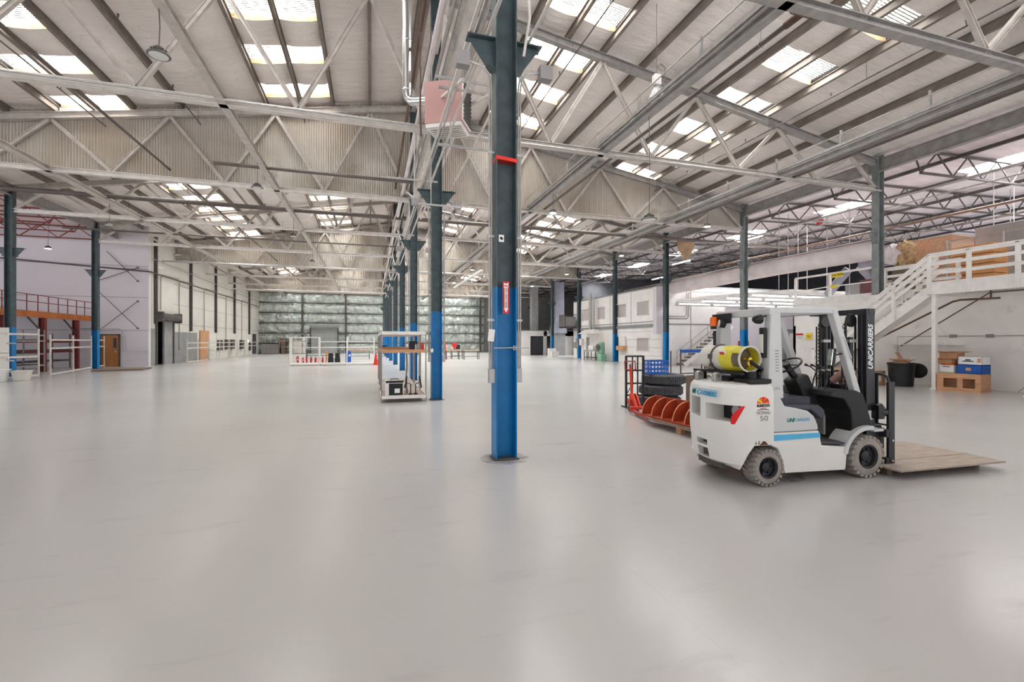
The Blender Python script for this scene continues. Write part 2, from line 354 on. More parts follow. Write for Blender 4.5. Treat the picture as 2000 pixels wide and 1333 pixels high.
# floor: sealed concrete
def floor_mat():
    m = mat('sealed_concrete', (190, 188, 186), .3, sc_=.22, spec=.5, c2=(182, 178, 176), coord='Object')
    nt = m.node_tree; N = nt.nodes; Lk = nt.links; p = N['Principled BSDF']
    tc = N.new('ShaderNodeTexCoord')
    n = N.new('ShaderNodeTexNoise'); n.inputs['Scale'].default_value = .6; n.inputs['Detail'].default_value = 6; Lk.new(tc.outputs['Object'], n.inputs[0])
    mr = N.new('ShaderNodeMapRange'); mr.inputs[1].default_value = .3; mr.inputs[2].default_value = .7; mr.inputs[3].default_value = .17; mr.inputs[4].default_value = .3; p.inputs['Roughness'].default_value = .21; N.remove(n); N.remove(mr)
    # scuffs: thin dark specks and streaks
    mp = N.new('ShaderNodeMapping'); mp.inputs['Scale'].default_value = (.5, 2.2, 1); mp.inputs['Rotation'].default_value = (0, 0, .5); Lk.new(tc.outputs['Object'], mp.inputs[0])
    n2 = N.new('ShaderNodeTexNoise'); n2.inputs['Scale'].default_value = 2.2; n2.inputs['Detail'].default_value = 5; n2.inputs['Roughness'].default_value = .6; Lk.new(mp.outputs[0], n2.inputs[0])
    r2 = N.new('ShaderNodeMapRange'); r2.inputs[1].default_value = .6; r2.inputs[2].default_value = .8; r2.inputs[3].default_value = 1; r2.inputs[4].default_value = .86; Lk.new(n2.outputs[0], r2.inputs[0])
    src = p.inputs['Base Color'].links[0].from_socket
    mu = N.new('ShaderNodeMix'); mu.data_type = 'RGBA'; mu.blend_type = 'MULTIPLY'; mu.inputs[0].default_value = 1; Lk.new(src, mu.inputs[6]); Lk.new(r2.outputs[0], mu.inputs[7]); Lk.new(mu.outputs[2], p.inputs['Base Color'])
    # faint saw-cut joints on the column grid
    def M_(op, a, b_=None):
        q = N.new('ShaderNodeMath'); q.operation = op
        for i_, v_ in enumerate((a, b_)):
            if v_ is None: continue
            if isinstance(v_, (int, float)): q.inputs[i_].default_value = v_
            else: Lk.new(v_, q.inputs[i_])
        return q.outputs[0]
    sp = N.new('ShaderNodeSeparateXYZ'); Lk.new(tc.outputs['Object'], sp.inputs[0])
    jy = M_('ABSOLUTE', M_('SUBTRACT', M_('FRACT', M_('ADD', M_('DIVIDE', M_('SUBTRACT', sp.outputs[1], Y0), S), 20.5)), .5))
    jx = M_('ABSOLUTE', M_('SUBTRACT', M_('FRACT', M_('ADD', M_('DIVIDE', M_('SUBTRACT', sp.outputs[0], 1.85), 5.9), 20.5)), .5))
    jl = M_('LESS_THAN', M_('MINIMUM', M_('MULTIPLY', jy, S), M_('MULTIPLY', jx, 5.9)), .004)
    # dirt round the two nearest central column feet, dark spot under the forklift
    dirt_and_spot = None
    for (px_, py_, r_) in ((1.85, Y0-.03, .36), (1.8, Y0+S, .28), (4.9, 4.7, .4)):
        dx = M_('SUBTRACT', sp.outputs[0], px_); dy = M_('SUBTRACT', sp.outputs[1], py_)
        d_ = M_('SQRT', M_('ADD', M_('MULTIPLY', dx, dx), M_('MULTIPLY', dy, dy)))
        e_ = M_('SUBTRACT', 1, M_('DIVIDE', d_, r_)); dirt_and_spot = e_ if dirt_and_spot is None else M_('MAXIMUM', dirt_and_spot, e_)
    dn = N.new('ShaderNodeTexNoise'); dn.inputs['Scale'].default_value = 7; dn.inputs['Detail'].default_value = 5; Lk.new(tc.outputs['Object'], dn.inputs[0])
    dm = N.new('ShaderNodeMapRange'); dm.inputs[1].default_value = .42; dm.inputs[2].default_value = .75; dm.inputs[3].default_value = 0; dm.inputs[4].default_value = .55
    Lk.new(M_('ADD', M_('MULTIPLY', dirt_and_spot, .5), M_('MULTIPLY', dn.outputs[0], M_('GREATER_THAN', dirt_and_spot, 0.0))), dm.inputs[0])
    fac = M_('SUBTRACT', M_('SUBTRACT', 1, M_('MULTIPLY', jl, .06)), dm.outputs[0])
    src2 = p.inputs['Base Color'].links[0].from_socket
    m4 = N.new('ShaderNodeMix'); m4.data_type = 'RGBA'; m4.blend_type = 'MULTIPLY'; m4.inputs[0].default_value = 1; Lk.new(src2, m4.inputs[6]); Lk.new(fac, m4.inputs[7]); Lk.new(m4.outputs[2], p.inputs['Base Color'])
    bn = N.new('ShaderNodeTexNoise'); bn.inputs['Scale'].default_value = 1.2; bn.inputs['Detail'].default_value = 3; Lk.new(tc.outputs['Object'], bn.inputs[0])
    bp = N.new('ShaderNodeBump'); bp.inputs['Strength'].default_value = .04; bp.inputs['Distance'].default_value = .05; Lk.new(bn.outputs[0], bp.inputs['Height']); Lk.new(bp.outputs[0], p.inputs['Normal'])
    return m
MT['floor'] = floor_mat()
# ================================================================ FLOOR
b = B(); b.span(-34, 46, YB, YF+.3, -.2, 0); struct('floor', b, MT['floor'], off=(0, 0, -.37))
# ================================================================ ROOF
def slope(side, offs):
    sg = 1 if side == 'R' else -1
    edge = (XR+.1-XC) if side == 'R' else (XC-(XL-.1))
    xs = [0]+offs+[edge]; b = B(); rnd = random.Random(3 if sg > 0 else 5)
    def zt(o): return RH-RS*o
    for i in range(len(xs)-1):
        a, c = xs[i], xs[i+1]
        key = (side, i-1) if (side, i-1) in SKY else None
        holes = []
        if key:
            first = 2 if i-1 in (2, 3) else 7
            holes = [(y-SKYLEN/2, y+SKYLEN/2) for y in sky_rows(side, first)]
        segs = []; y = YB
        for h0, h1 in holes: segs.append((y, h0, True)); y = h1
        segs.append((y, YF, False))
        NU = 6
        for (s0, s1, ends) in segs:
            nv = max(2, int((s1-s0)/.55)); vs = []
            ds = .05 if key else .045
            for v in range(nv+1):
                yy = s0+(s1-s0)*v/nv; t = v/nv
                for u in range(NU+1):
                    q = u/NU; o = a+(c-a)*q
                    sag = math.sin(math.pi*q)**.6*(ds+.03*math.sin(yy*1.9+i)+rnd.uniform(-.008, .012))
                    if key: sag += .09*math.sin(math.pi*t)*math.sin(math.pi*q)
                    vs.append((XC+sg*o, yy, zt(o)-max(.005, sag)-.01))
            fs = []
            for v in range(nv):
                for u in range(NU):
                    k = v*(NU+1)+u; f = (k, k+NU+1, k+NU+2, k+1)
                    fs.append(f if sg > 0 else f[::-1])
            b.add(vs, fs, 0, True)
            for vi, cond in ((0, s0 > YB+.01), (nv, s1 < YF-.01)):
                if not cond: continue
                row = vs[vi*(NU+1):(vi+1)*(NU+1)]
                top = [(p[0], p[1], zt(abs(p[0]-XC))+.13) for p in row]
                b.add(row+top, [(u, u+1, NU+1+u+1, NU+1+u) for u in range(NU)], 1, False)
        # solid decking above the blanket, outside the holes
        y = YB
        for (s0, s1, _) in segs:
            p = [(XC+sg*a, s0, zt(a)+.14), (XC+sg*c, s0, zt(c)+.14), (XC+sg*c, s1, zt(c)+.14), (XC+sg*a, s1, zt(a)+.14)]
            b.hexa(p+[(q[0], q[1], q[2]+.05) for q in p], 2)
    struct('ceiling', b, [MT['blanket'], MT['fiberglass'], MT['galv']], loc=(0, 0, 0))
slope('R', OFF_R); slope('L', OFF_L)

# skylight panels: one thing each, three across nothing but their place tells them apart
def sky_panel_mesh(w):
    b = B(); n = 13; L = SKYLEN/2+.03
    for k in range(n*2):
        y0 = -L+2*L*k/(2*n); y1 = -L+2*L*(k+1)/(2*n)
        if k % 2 == 0: b.add([(-w/2, y0, 0), (w/2, y0, 0), (w/2, y1, 0), (-w/2, y1, 0)], [(0, 1, 2, 3)], 0)
        else: b.box((0, (y0+y1)/2, .012), (w, (y1-y0)*.8, .02), 0, 1); b.add([(-w/2, y0, .001), (w/2, y0, .001), (w/2, y1, .001), (-w/2, y1, .001)], [(0, 1, 2, 3)], 0)
    return b
protos = {}
for side, idx, words in (('R', 2, 'right slope, upper strip, ridge-side file'), ('R', 3, 'right slope, upper strip, eave-side file'), ('R', 7, 'right slope, lower strip, ridge-side file'), ('R', 8, 'right slope, lower strip, eave-side file'),
                         ('L', 2, 'left slope, upper strip, ridge-side file'), ('L', 3, 'left slope, upper strip, eave-side file'), ('L', 7, 'left slope, lower strip, ridge-side file'), ('L', 8, 'left slope, lower strip, eave-side file')):
    sg = 1 if side == 'R' else -1; offs = OFF_R if side == 'R' else OFF_L
    w = offs[idx+1]-offs[idx]; om = (offs[idx]+offs[idx+1])/2; pr_ = None
    first = 2 if idx in (2, 3) else 7
    for y in sky_rows(side, first):
        if pr_ is None:
            pr_ = sky_panel_mesh(w-.02).build('skylight_panel', [MT['sky_panel'], MT['sky_rib']], loc=(0, 0, 0)); o = pr_
        else: o = pr_.copy(); COL.objects.link(o)
        o.location = (XC+sg*om, y, RH-RS*om+.12); o.rotation_euler = (0, sg*math.atan(RS), 0)
        row = len([q for q in sky_rows(side, first) if (0 < q < y) or (y < q <= 0)])
        tag(o, 'corrugated skylight panel, '+words+', '+(ORD[row]+' row from the camera' if y > 0 else ORD[row]+' row behind the camera'), 'skylight', 'skylight panels in the roof')
# purlins
for side, offs in (('R', OFF_R), ('L', OFF_L)):
    sg = 1 if side == 'R' else -1
    for i, o_ in enumerate(offs):
        x = XC+sg*o_; z = RH-RS*o_
        b = B(); b.ibeam((x, YB, z-.14), (x, YF, z-.14), .11, .24, .014)
        tag(b.build('roof_purlin', MT['purlin_paint']), 'long grey-brown steel purlin under the '+('right' if sg > 0 else 'left')+' roof slope, '+(ORD[i] if i else 'first')+' down from the ridge', 'beam', 'purlins under the roof')
# trusses
NB = [0, 3.6, 7.2, 10.8, 14.4]; NT = [1.8, 5.4, 9.0, 12.6, 16.2]
def truss(k, sg):
    y = Y0+S*k; edge = (XR-XC) if sg > 0 else (XC-XL)
    t = thing('roof_truss', (XC, y, CH), 0, 'grey steel roof truss across the %s aisle, %s from the camera' % ('right' if sg > 0 else 'left', ORD[k]), 'truss', 'roof trusses')
    zt = lambda o: RH-RS*o-.40-CH
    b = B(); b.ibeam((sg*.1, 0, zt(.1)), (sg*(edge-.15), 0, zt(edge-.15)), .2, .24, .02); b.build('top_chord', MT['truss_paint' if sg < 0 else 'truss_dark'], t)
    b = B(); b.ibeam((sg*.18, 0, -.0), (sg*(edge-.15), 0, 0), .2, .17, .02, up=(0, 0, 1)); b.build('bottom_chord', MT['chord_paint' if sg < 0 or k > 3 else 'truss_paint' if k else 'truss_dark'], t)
    nodes = [(.2, 0)]
    for a, c in zip(NT, NB[1:]+[edge-.2]): nodes += [(a, 1), (c, 0)]
    for j in range(len(nodes)-1):
        (x0, t0), (x1, t1) = nodes[j], nodes[j+1]
        p = (sg*x0, 0, zt(x0)-.1 if t0 else .08); q = (sg*x1, 0, zt(x1)-.1 if t1 else .08)
        b = B(); w = .075
        b.bar(p, q, .115, .03, 0, (0, 1, 0)); b.bar(p, q, .014, .1, 0, (0, 1, 0), osd=.05); b.bar(p, q, .014, .1, 0, (0, 1, 0), osd=-.05)
        b.build('web_member', MT['truss_paint'], t)
    return t
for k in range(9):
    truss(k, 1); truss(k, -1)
# corrugated partitions hung above the bottom chords
for k, per in ((2, .092), (5, .14), (8, .2)):
    for sg in (1, -1):
        y = Y0+S*k+.16; edge = (XR-XC-.12) if sg > 0 else (XC-XL-.12)
        b = B(); n = int(edge/per)*6; vs = []
        for i in range(n+1):
            o_ = .15+(edge-.15)*i/n; yy = y+.034*math.sin(2*math.pi*o_/per)
            vs += [(XC+sg*o_, yy, CH-.02), (XC+sg*o_, yy, RH-RS*o_-.06)]
        b.add(vs, [(2*i, 2*i+2, 2*i+3, 2*i+1) for i in range(n)], 0, True)
        tag(b.build('corrugated_partition', MT['corrugated']), 'stained corrugated metal partition hanging above the %s aisle on the %s truss line' % ('right' if sg > 0 else 'left', ORD[k]), 'partition', 'corrugated draft partitions')

# ================================================================ COLUMNS
BLZ = 2.48
def column(x, y, h, bz, label, group, brackets=True, w=.30, dp=.27, rz=0, blue=True, up='col_green', zb=0):
    t = thing('steel_column', (x, y, 0), rz, label, 'column', group)
    b = B(); tf = .018
    for (z0, z1, mi) in (((0, bz, 1), (bz, h, 0)) if blue else ((zb, h, 0),)):
        for s in (-1, 1): b.box((s*(w/2-tf/2), 0, (z0+z1)/2), (tf, dp, z1-z0), 0, mi)
        b.box((0, .03, (z0+z1)/2), (w-2*tf, .014, z1-z0), 0, mi)
    b.build('shaft', [MT[up], MT['col_blue']], t)
    b = B(); b.box((0, 0, zb+.01), (w+.06, dp+.04, .02)); b.build('base_plate', MT['dark_steel'], t, bevel=.004)
    if brackets:
        for s in (-1, 1):
            b = B(); b.xz([(s*w/2, 5.62), (s*(w/2+.12), 5.66), (s*(w/2+.38), 6.02), (s*w/2, 6.02)], -.012, .012)
            b.box((s*(w/2+.19), 0, 6.03), (.42, .2, .016)); b.xz([(s*w/2, 5.60), (s*(w/2+.12), 5.64), (s*(w/2+.12), 5.66), (s*w/2, 5.62)], -.08, .08)
            b.build('bracket', MT[up], t)
    return t
CENTER = []
for k in range(9):
    cx_ = 1.85-.045*k if k < 6 else 1.6; y = Y0+S*k
    t = column(cx_, y, RH-.1, BLZ if k != 1 else 2.55, 'steel column painted blue at the bottom in the central row, '+ORD[k]+' from the camera', 'central row of columns', w=.31 if k == 0 else .30)
    CENTER.append(t)
    if k < 5:      # galvanised conduits running up the two sides, with a junction box
        for s in (-1, 1):
            r = thing('electrical_conduit', (cx_+s*.2, y-.05, 0), 0, 'galvanised conduit pair running up the %s side of the %s central column' % ('left' if s < 0 else 'right', ORD[k]), 'conduit', 'conduits on the central columns')
            for q in (0, .032):
                b = B(); b.tube([(s*q, 0, 1.3), (s*q, 0, 5.35), (s*(q+.02), 0, 5.5), (s*(q+.12), 0, 5.62), (s*(q+.3), 0, 5.66)], .0135, 8); b.build('pipe', MT['conduit'], r)
            b = B(); b.box((0, 0, 1.2), (.09, .09, .2)); b.build('outlet_box', MT['galv'], r, bevel=.004)
            b = B(); b.box((s*.42, 0, 5.66), (.19, .14, .2)); b.build('junction_box', MT['grey_crate'], r, bevel=.004)
            for z in (2.0, 3.2, 4.4): b = B(); b.box((s*.01, -.0, z), (.1, .03, .03)); b.build('clamp', MT['galv'], r)
for k in range(3, 5):
    column(XL, Y0+S*k, 8.9, 2.35, 'dark steel column with a blue foot in the left row, '+('nearer' if k == 3 else 'farther')+' of the two', 'left row of columns')
for k in range(0, 8):
    column(XR, Y0+S*k, 9.15, 2.3, ('green-grey steel column with a blue foot in the right row, '+ORD[k]+' from the camera' if k != 1 else 'green-grey steel column rising behind the mezzanine stair'), 'right row of columns', up='col_grey' if k < 3 else 'col_green', blue=k != 1, zb=3.56 if k == 1 else 0)
# eave girders
for x, w_, ys in ((XR, 'right', (YB, YF)), (XL, 'left', (YB, YF))):
    b = B(); b.ibeam((x, ys[0], 8.72), (x, ys[1], 8.72), .22, .5, .025)
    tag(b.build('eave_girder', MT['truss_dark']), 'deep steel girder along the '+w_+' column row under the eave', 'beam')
b = B(); b.ibeam((XC, YB, RH-.35), (XC, YF, RH-.35), .2, .35, .02)
tag(b.build('ridge_beam', MT['truss_paint']), 'steel beam running along the ridge over the central columns', 'beam')
# longitudinal struts at bottom-chord level
for x, w_ in ((-3.6, 'inner one on the left'), (-10.9, 'outer one on the left'), (7.1, 'inner one on the right'), (14.4, 'outer one on the right')):
    b = B(); b.ibeam((x, YB, CH+.0), (x, YF-1, CH+.0), .2, .17, .016)
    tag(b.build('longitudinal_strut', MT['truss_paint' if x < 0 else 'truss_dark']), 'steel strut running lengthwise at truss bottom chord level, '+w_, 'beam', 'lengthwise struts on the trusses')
# bracing between the central columns: longitudinal truss
for k in range(8):
    y0, y1 = Y0+S*k+.15, Y0+S*(k+1)-.15; x = XC
    t = thing('column_bracing', (x, y0, CH), 0, 'light bracing truss between the %s and %s central columns' % (ORD[k], ORD[k+1]), 'bracing', 'bracing along the central row')
    L_ = y1-y0
    for z in (.0, 2.2):
        b = B(); b.ibeam((0, 0, z), (0, L_, z), .14, .14, .012); b.build('chord', MT['chord_paint'], t)
    for (a, za, c, zc) in ((0, .05, L_/4, 2.15), (L_/4, 2.15, L_/2, .05), (L_/2, .05, L_*.75, 2.15), (L_*.75, 2.15, L_, .05)):
        b = B(); b.angle((0, a, za), (0, c, zc), .07); b.build('diagonal', MT['chord_paint'], t)
    if k < 5:
        for sx in (-1, 1):
            b = B(); b.bar((sx*.35, L_*.1, -1.9), (sx*.35, L_*.85, .0), .05, .05); b.build('strut', MT['chord_paint'], t)
            b = B(); b.bar((-.55, L_*.3, -1.35), (.55, L_*.3, -1.35), .04, .04); b.build('strut', MT['conduit'], t) if sx > 0 else None
# pipe and conduit bundle along the central row
for i, (x, z, r, mk_) in enumerate(((1.28, 8.0, .07, 'duct_wrap'), (1.46, 7.95, .035, 'conduit'), (1.55, 8.25, .03, 'conduit'), (1.0, 8.3, .04, 'brown_pipe'), (2.1, 8.0, .05, 'conduit'), (2.28, 8.1, .03, 'conduit'), (2.0, 8.45, .025, 'dark_pipe'), (2.42, 7.95, .045, 'duct_wrap'))):
    b = B(); b.tube([(x, YB, z), (x, YF-2, z)], r, 8)
    tag(b.build('service_pipe', MT[mk_]), '%s pipe running lengthwise beside the central columns, %s from the left of the bundle' % ({'duct_wrap': 'wrapped pale', 'conduit': 'galvanised', 'brown_pipe': 'brown', 'dark_pipe': 'dark'}[mk_], ORD[[1.0, 1.28, 1.46, 1.55, 2.0, 2.1, 2.28, 2.42].index(x)]), 'pipe', 'pipes beside the central columns')
b = B(); b.bar((1.75, YB, 8.15), (1.75, YF-2, 8.15), .22, .05); b.bar((1.65, YB, 8.2), (1.65, YF-2, 8.2), .02, .1); b.bar((1.85, YB, 8.2), (1.85, YF-2, 8.2), .02, .1)
tag(b.build('cable_tray', MT['galv']), 'galvanised cable tray running lengthwise over the central columns', 'cable tray')
# cross pipes (X direction)
for (y, z, r, x0, x1, mk_, lab) in ((24.0, 7.93, .10, -16, 30, 'dark_pipe', 'large dark sprinkler main crossing the hall below the trusses'), (13.1, 7.62, .035, 2.2, 19.2, 'conduit', 'galvanised conduit under the bottom chord of the second right truss'),
                                   (13.05, 7.7, .03, -16, 1.5, 'conduit', 'galvanised conduit under the bottom chord of the second left truss'), (31, 7.85, .05, -16, 1.5, 'dark_pipe', 'dark pipe crossing the left aisle beyond the sprinkler main'), (18.2, 7.85, .06, -5.2, 1.6, 'dark_pipe', 'short dark pipe just before the near corrugated partition on the left'),
                                   (38, 7.3, .06, -14, 19, 'conduit', 'pale pipe crossing the hall halfway down'), (55, 7.2, .07, -14, 19, 'chord_paint', 'pale pipe crossing the hall near the far wall')):
    b = B(); b.cyl((x0, y, z), (x1, y, z), r, 10); tag(b.build('cross_pipe', MT[mk_]), lab, 'pipe')
# sprinkler branch lines with heads
def sprink(x, w_, z=None):
    z = z if z else roofz(x)-.75
    t = thing('sprinkler_line', (x, YB, z), 0, 'thin dark sprinkler line under the roof, '+w_, 'sprinkler pipe', 'sprinkler branch lines')
    b = B(); b.tube([(0, 0, 0), (0, YF-YB-1, 0)], .022, 6); b.build('pipe', MT['dark_pipe'], t)
    y = 1.7
    hb = B(); hb.cyl((0, 0, -.0), (0, 0, .1), .012, 6); hb.box((0, 0, .1), (.04, .02, .07)); hb.box((0, 0, .14), (.05, .05, .01))
    h0 = None
    while y < 60:
        if h0 is None: h0 = hb.build('sprinkler_head', MT['dark_pipe'], t); h = h0
        else: h = h0.copy(); COL.objects.link(h)
        h.location = (0, y, 0)
        y += 3.47
    hb = B(); h0 = None; y = .6
    hb.tube([(0, 0, 0), (0, 0, .55)], .006, 5)
    while y < 60:
        if h0 is None: h0 = hb.build('hanger_rod', MT['dark_pipe'], t); h = h0
        else: h = h0.copy(); COL.objects.link(h)
        h.location = (0, y, 0); y += 3.47
for x, w_ in ((-12.9, 'outermost on the left'), (-9.3, 'third out on the left'), (-6.3, 'second out on the left'), (-2.6, 'nearest the ridge on the left'), (6.1, 'nearest the ridge on the right'), (9.9, 'second out on the right'), (13.9, 'third out on the right'), (17.3, 'outermost on the right')): sprink(x, w_)
# dark gas pipe with T fitting on the right
t = thing('gas_pipe', (7.85, 6.75, 7.95), 0, 'thick dark pipe with a T fitting running lengthwise beside the inner lighting rail', 'pipe')
b = B(); b.tube([(0, 0, 0), (0, 50, 0)], .055, 10); b.tube([(-.62, 0, 0), (0, 0, 0)], .045, 10); b.build('pipe', MT['dark_pipe'], t)
b = B(); b.tube([(0, 0, 0), (0, .4, 0)], .075, 12); b.tube([(-.25, 0, 0), (.22, 0, 0)], .08, 12); b.build('fitting', MT['brown_pipe'], t)
b = B()
for y in range(1, 50, 4): b.tube([(0, y, 0), (0, y, .5)], .008, 5); b.tube([(-.07, y, 0), (-.05, y, .06), (.05, y, .06), (.07, y, 0), (.05, y, -.065), (-.05, y, -.065)], .006, 5, close=True)
b.build('hanger_rod', MT['conduit'], t)
# strut rails that carry the lights
def rail(x, z, w_, n=24):
    t = thing('lighting_rail', (x, YB, z), 0, 'long galvanised lighting rail with uprights running lengthwise, '+w_, 'rail', 'lighting rails')
    for dx, dz in ((0, 0), (.28, -.03)):
        b = B(); b.bar((dx, 0, dz), (dx, 62, dz), .05, .09); b.build('rail_bar', MT['galv'], t)
    b = B(); b.tube([(-.12, 0, .28), (-.12, 62, .28)], .018, 6); b.build('conduit', MT['conduit'], t)
    b = B(); b.bar((.14, 0, -.05), (.14, 62, -.05), .16, .02); b.build('channel', MT['chord_paint'], t)
    hb = B(); hb.box((0, 0, .2), (.07, .05, .5)); h0 = None
    for i in range(n):
        if h0 is None: h0 = hb.build('upright', MT['galv'], t); h = h0
        else: h = h0.copy(); COL.objects.link(h)
        h.location = (0, 1.5+2.45*i, 0)
rail(7.0, 8.0, 'the nearer to the central columns'); rail(14.35, 7.98, 'the nearer to the right column row')
b = B(); b.tube([(15.1, YB, 7.85), (15.1, 60, 7.85)], .07, 10); tag(b.build('service_pipe', MT['dark_pipe']), 'dark heavy pipe running lengthwise beside the outer lighting rail', 'pipe')
b = B(); b.tube([(-7.3, YB, 8.2), (-7.3, 60, 8.2)], .04, 8); tag(b.build('service_pipe', MT['dark_pipe']), 'dark pipe running lengthwise above the left aisle', 'pipe')

# ================================================================ FAR WALL
b = B(); nx, nz = 260, 90; x0, x1 = -14.6, 16.5; vs = []
rnd = random.Random(2)
import mathutils.noise as mn
for j in range(nz+1):
    z = 11.9*j/nz
    for i in range(nx+1):
        x = x0+(x1-x0)*i/nx; g = (z % 1.38)/1.38
        d = (.2*math.sin(math.pi*g)**.7)*(1+.5*mn.noise(Vector((x*1.1, z*.7, 0))))+.10*mn.noise(Vector((x*2.2, z*2.0, 5)))+.05*mn.noise(Vector((x*5, z*5, 9)))
        vs.append((x, YF-.05-max(0, d), z))
b.add(vs, [(j*(nx+1)+i, j*(nx+1)+i+1, (j+1)*(nx+1)+i+1, (j+1)*(nx+1)+i) for j in range(nz) for i in range(nx)], 0, True)
b.span(x0, 46, YF, YF+.2, 0, 12.2, 1)
struct('wall_back', b, [MT['green_blanket'], MT['grey_paint']], loc=(0, 0, 0))
for i in range(1, 9):
    b = B(); b.bar((x0, YF-.28, 1.38*i), (x1, YF-.28, 1.38*i), .08, .14)
    tag(b.build('wall_girt', MT['dark_steel']), 'dark horizontal girt on the insulated far wall, %s up from the floor' % (ORD[i-1] if i > 1 else 'lowest'), 'beam', 'girts on the far wall')
for x, w_ in ((-9.0, 'left of the roll-up door'), (-3.4, 'right of the roll-up door'), (3.2, 'nearest the central row'), (9.6, 'in the right aisle'), (15.9, 'at the right end')):
    b = B(); b.ibeam((x, YF-.45, 0), (x, YF-.45, 11.2-.1*abs(x-XC)), .22, .3, .02, up=(0, 1, 0))
    tag(b.build('wind_column', MT['dark_steel']), 'dark steel column against the insulated far wall, '+w_, 'column', 'columns of the far wall')
def shutter(name, x0, x1, y, h, m, hood=.5, dep=.45):
    b = B(); n = 26; vs = []
    for i in range(n*4+1):
        z = h*i/(n*4); vs += [(x0, y-.02*abs(math.sin(math.pi*i/4)), z), (x1, y-.02*abs(math.sin(math.pi*i/4)), z)]
    b.add(vs, [(2*i, 2*i+1, 2*i+3, 2*i+2) for i in range(n*4)], 0, False)
    o = struct(name, b, m, loc=(0, 0, 0))
    b = B(); b.span(x0-.15, x1+.15, y-dep, y, h, h+hood); h_ = b.build('door_hood', MT['grey_paint'], o, bevel=.04)
    for s in (x0-.08, x1+.08):
        b = B(); b.span(s-.07, s+.07, y-.15, y, 0, h); b.build('door_guide', MT['dark_steel'], o)
    return o
shutter('door_1', -7.9, -4.5, YF-.42, 3.5, MT['shutter'])
# ================================================================ LEFT SIDE
wx = -14.35
b = B()
b.span(wx-.25, wx, 37.1, 38.0, 0, 9.8); b.span(wx-.25, wx, 40.75, YF, 0, 9.8); b.span(wx-.25, wx, 38.0, 40.75, 3.2, 9.8)
struct('wall_left', b, MT['panel_wall'])
# panel joints of the tilt-up wall
b = B()
for y in (37.3, 44.2, 51.1, 58.0, 64.9): b.span(wx, wx+.012, y, y+.03, 0, 9)
for z in (1.5, 3.0, 4.5, 6.0, 7.4): b.span(wx, wx+.01, 41, 68.8, z, z+.025)
struct('trim_1', b, MT['grey_crate'])
b = B(); b.span(wx, wx+.02, 37.2, 38.0, 0, 2.55); b.span(wx, wx+.02, 40.75, 45.9, 0, 2.4); struct('trim_2', b, MT['grey_paint'])
# front-facing wall of the left bay
b = B(); b.span(-34, -17.0, 36.85, 37.1, 0, 9.6); b.span(-17.0, -15.95, 36.85, 37.1, 2.12, 9.6); b.span(-15.95, wx, 36.85, 37.1, 0, 9.6)
struct('wall_left_bay', b, MT['lilac_wall'])
b = B()
for z in (2.4, 4.6, 6.7): b.span(-34, wx, 36.835, 36.85, z, z+.03)
b.span(-16.4, wx, 36.83, 36.85, 6.5, 6.54)
struct('trim_3', b, MT['grey_crate'])
b = B(); b.span(-16.95, -16.0, 36.8, 36.86, 0, 2.08)
o = struct('door_2', b, MT['wood_door'])
b = B(); b.span(-17.03, -16.95, 36.76, 36.86, 0, 2.16); b.span(-16.0, -15.92, 36.76, 36.86, 0, 2.16); b.span(-17.03, -15.92, 36.76, 36.86, 2.08, 2.16); b.build('door_frame', MT['dark_steel'], o, off=o.location)
b = B(); b.span(-16.28, -16.12, 36.78, 36.8, 1.25, 1.9); b.build('door_window', MT['dark_wall'], o, off=o.location)
b = B(); b.cyl((-16.12, 36.72, 1.0), (-16.12, 36.8, 1.0), .03); b.build('door_handle', MT['chrome'], o, off=o.location)
# roll-up opening with dark room beyond
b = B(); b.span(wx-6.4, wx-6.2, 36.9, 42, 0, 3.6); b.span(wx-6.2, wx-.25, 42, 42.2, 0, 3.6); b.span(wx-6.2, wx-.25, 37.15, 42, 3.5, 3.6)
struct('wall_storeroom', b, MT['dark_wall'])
b = B(); b.span(wx-.1, wx+.02, 39.3, 40.75, 0, 3.15); o = struct('door_3', b, MT['grey_paint'])
b = B(); b.cyl((wx+.28, 37.8, 3.42), (wx+.28, 41.1, 3.42), .26, 16); b.span(wx, wx+.5, 37.7, 38.0, 3.05, 3.75); b.span(wx, wx+.5, 41.0, 41.2, 3.05, 3.75); b.build('door_hood', MT['dark_steel'], o, off=o.location)
b = B(); b.span(wx, wx+.1, 37.85, 38.0, 0, 3.2); b.span(wx, wx+.1, 40.75, 40.9, 0, 3.2); b.build('door_guide', MT['dark_steel'], o, off=o.location)
# wall pilaster columns of the left row, embedded
for i, y in enumerate((37.7, 44.2, 50.6, 56.9, 63.3)):
    b = B(); b.ibeam((wx+.1, y, 2.5 if i else 2.9), (wx+.1, y, 8.9), .14, .2, .014, up=(1, 0, 0))
    tag(b.build('wall_post', MT['dark_steel']), 'dark steel post on the pale left wall, %s from the camera' % ORD[i], 'column', 'posts on the left wall')
for i, (y, z0) in enumerate(((38.6, 3.9), (41.9, 1.0), (47.5, 1.2), (54, 1.2), (60, 1.2))):
    b = B(); b.tube([(wx+.06, y, z0), (wx+.06, y, 6.2), (wx+.1, y+.2, 6.4), (wx+.1, y+3, 6.5)], .035, 6)
    tag(b.build('wall_conduit', MT['conduit']), 'vertical conduit on the pale left wall, %s from the camera' % ORD[i], 'conduit', 'conduits on the left wall')
b = B(); b.tube([(-24, 36.7, 7.0), (-14.2, 36.7, 6.35), (-14.1, 42, 6.3), (-14.1, 68, 6.2)], .05, 8); tag(b.build('wall_pipe', MT['dark_pipe']), 'dark pipe running round the corner of the left walls at mid height', 'pipe')
b = B(); b.tube([(wx+.15, 37, 7.3), (wx+.15, 68, 6.9)], .03, 6); tag(b.build('wall_pipe', MT['conduit']), 'grey pipe along the top of the pale left wall', 'pipe')
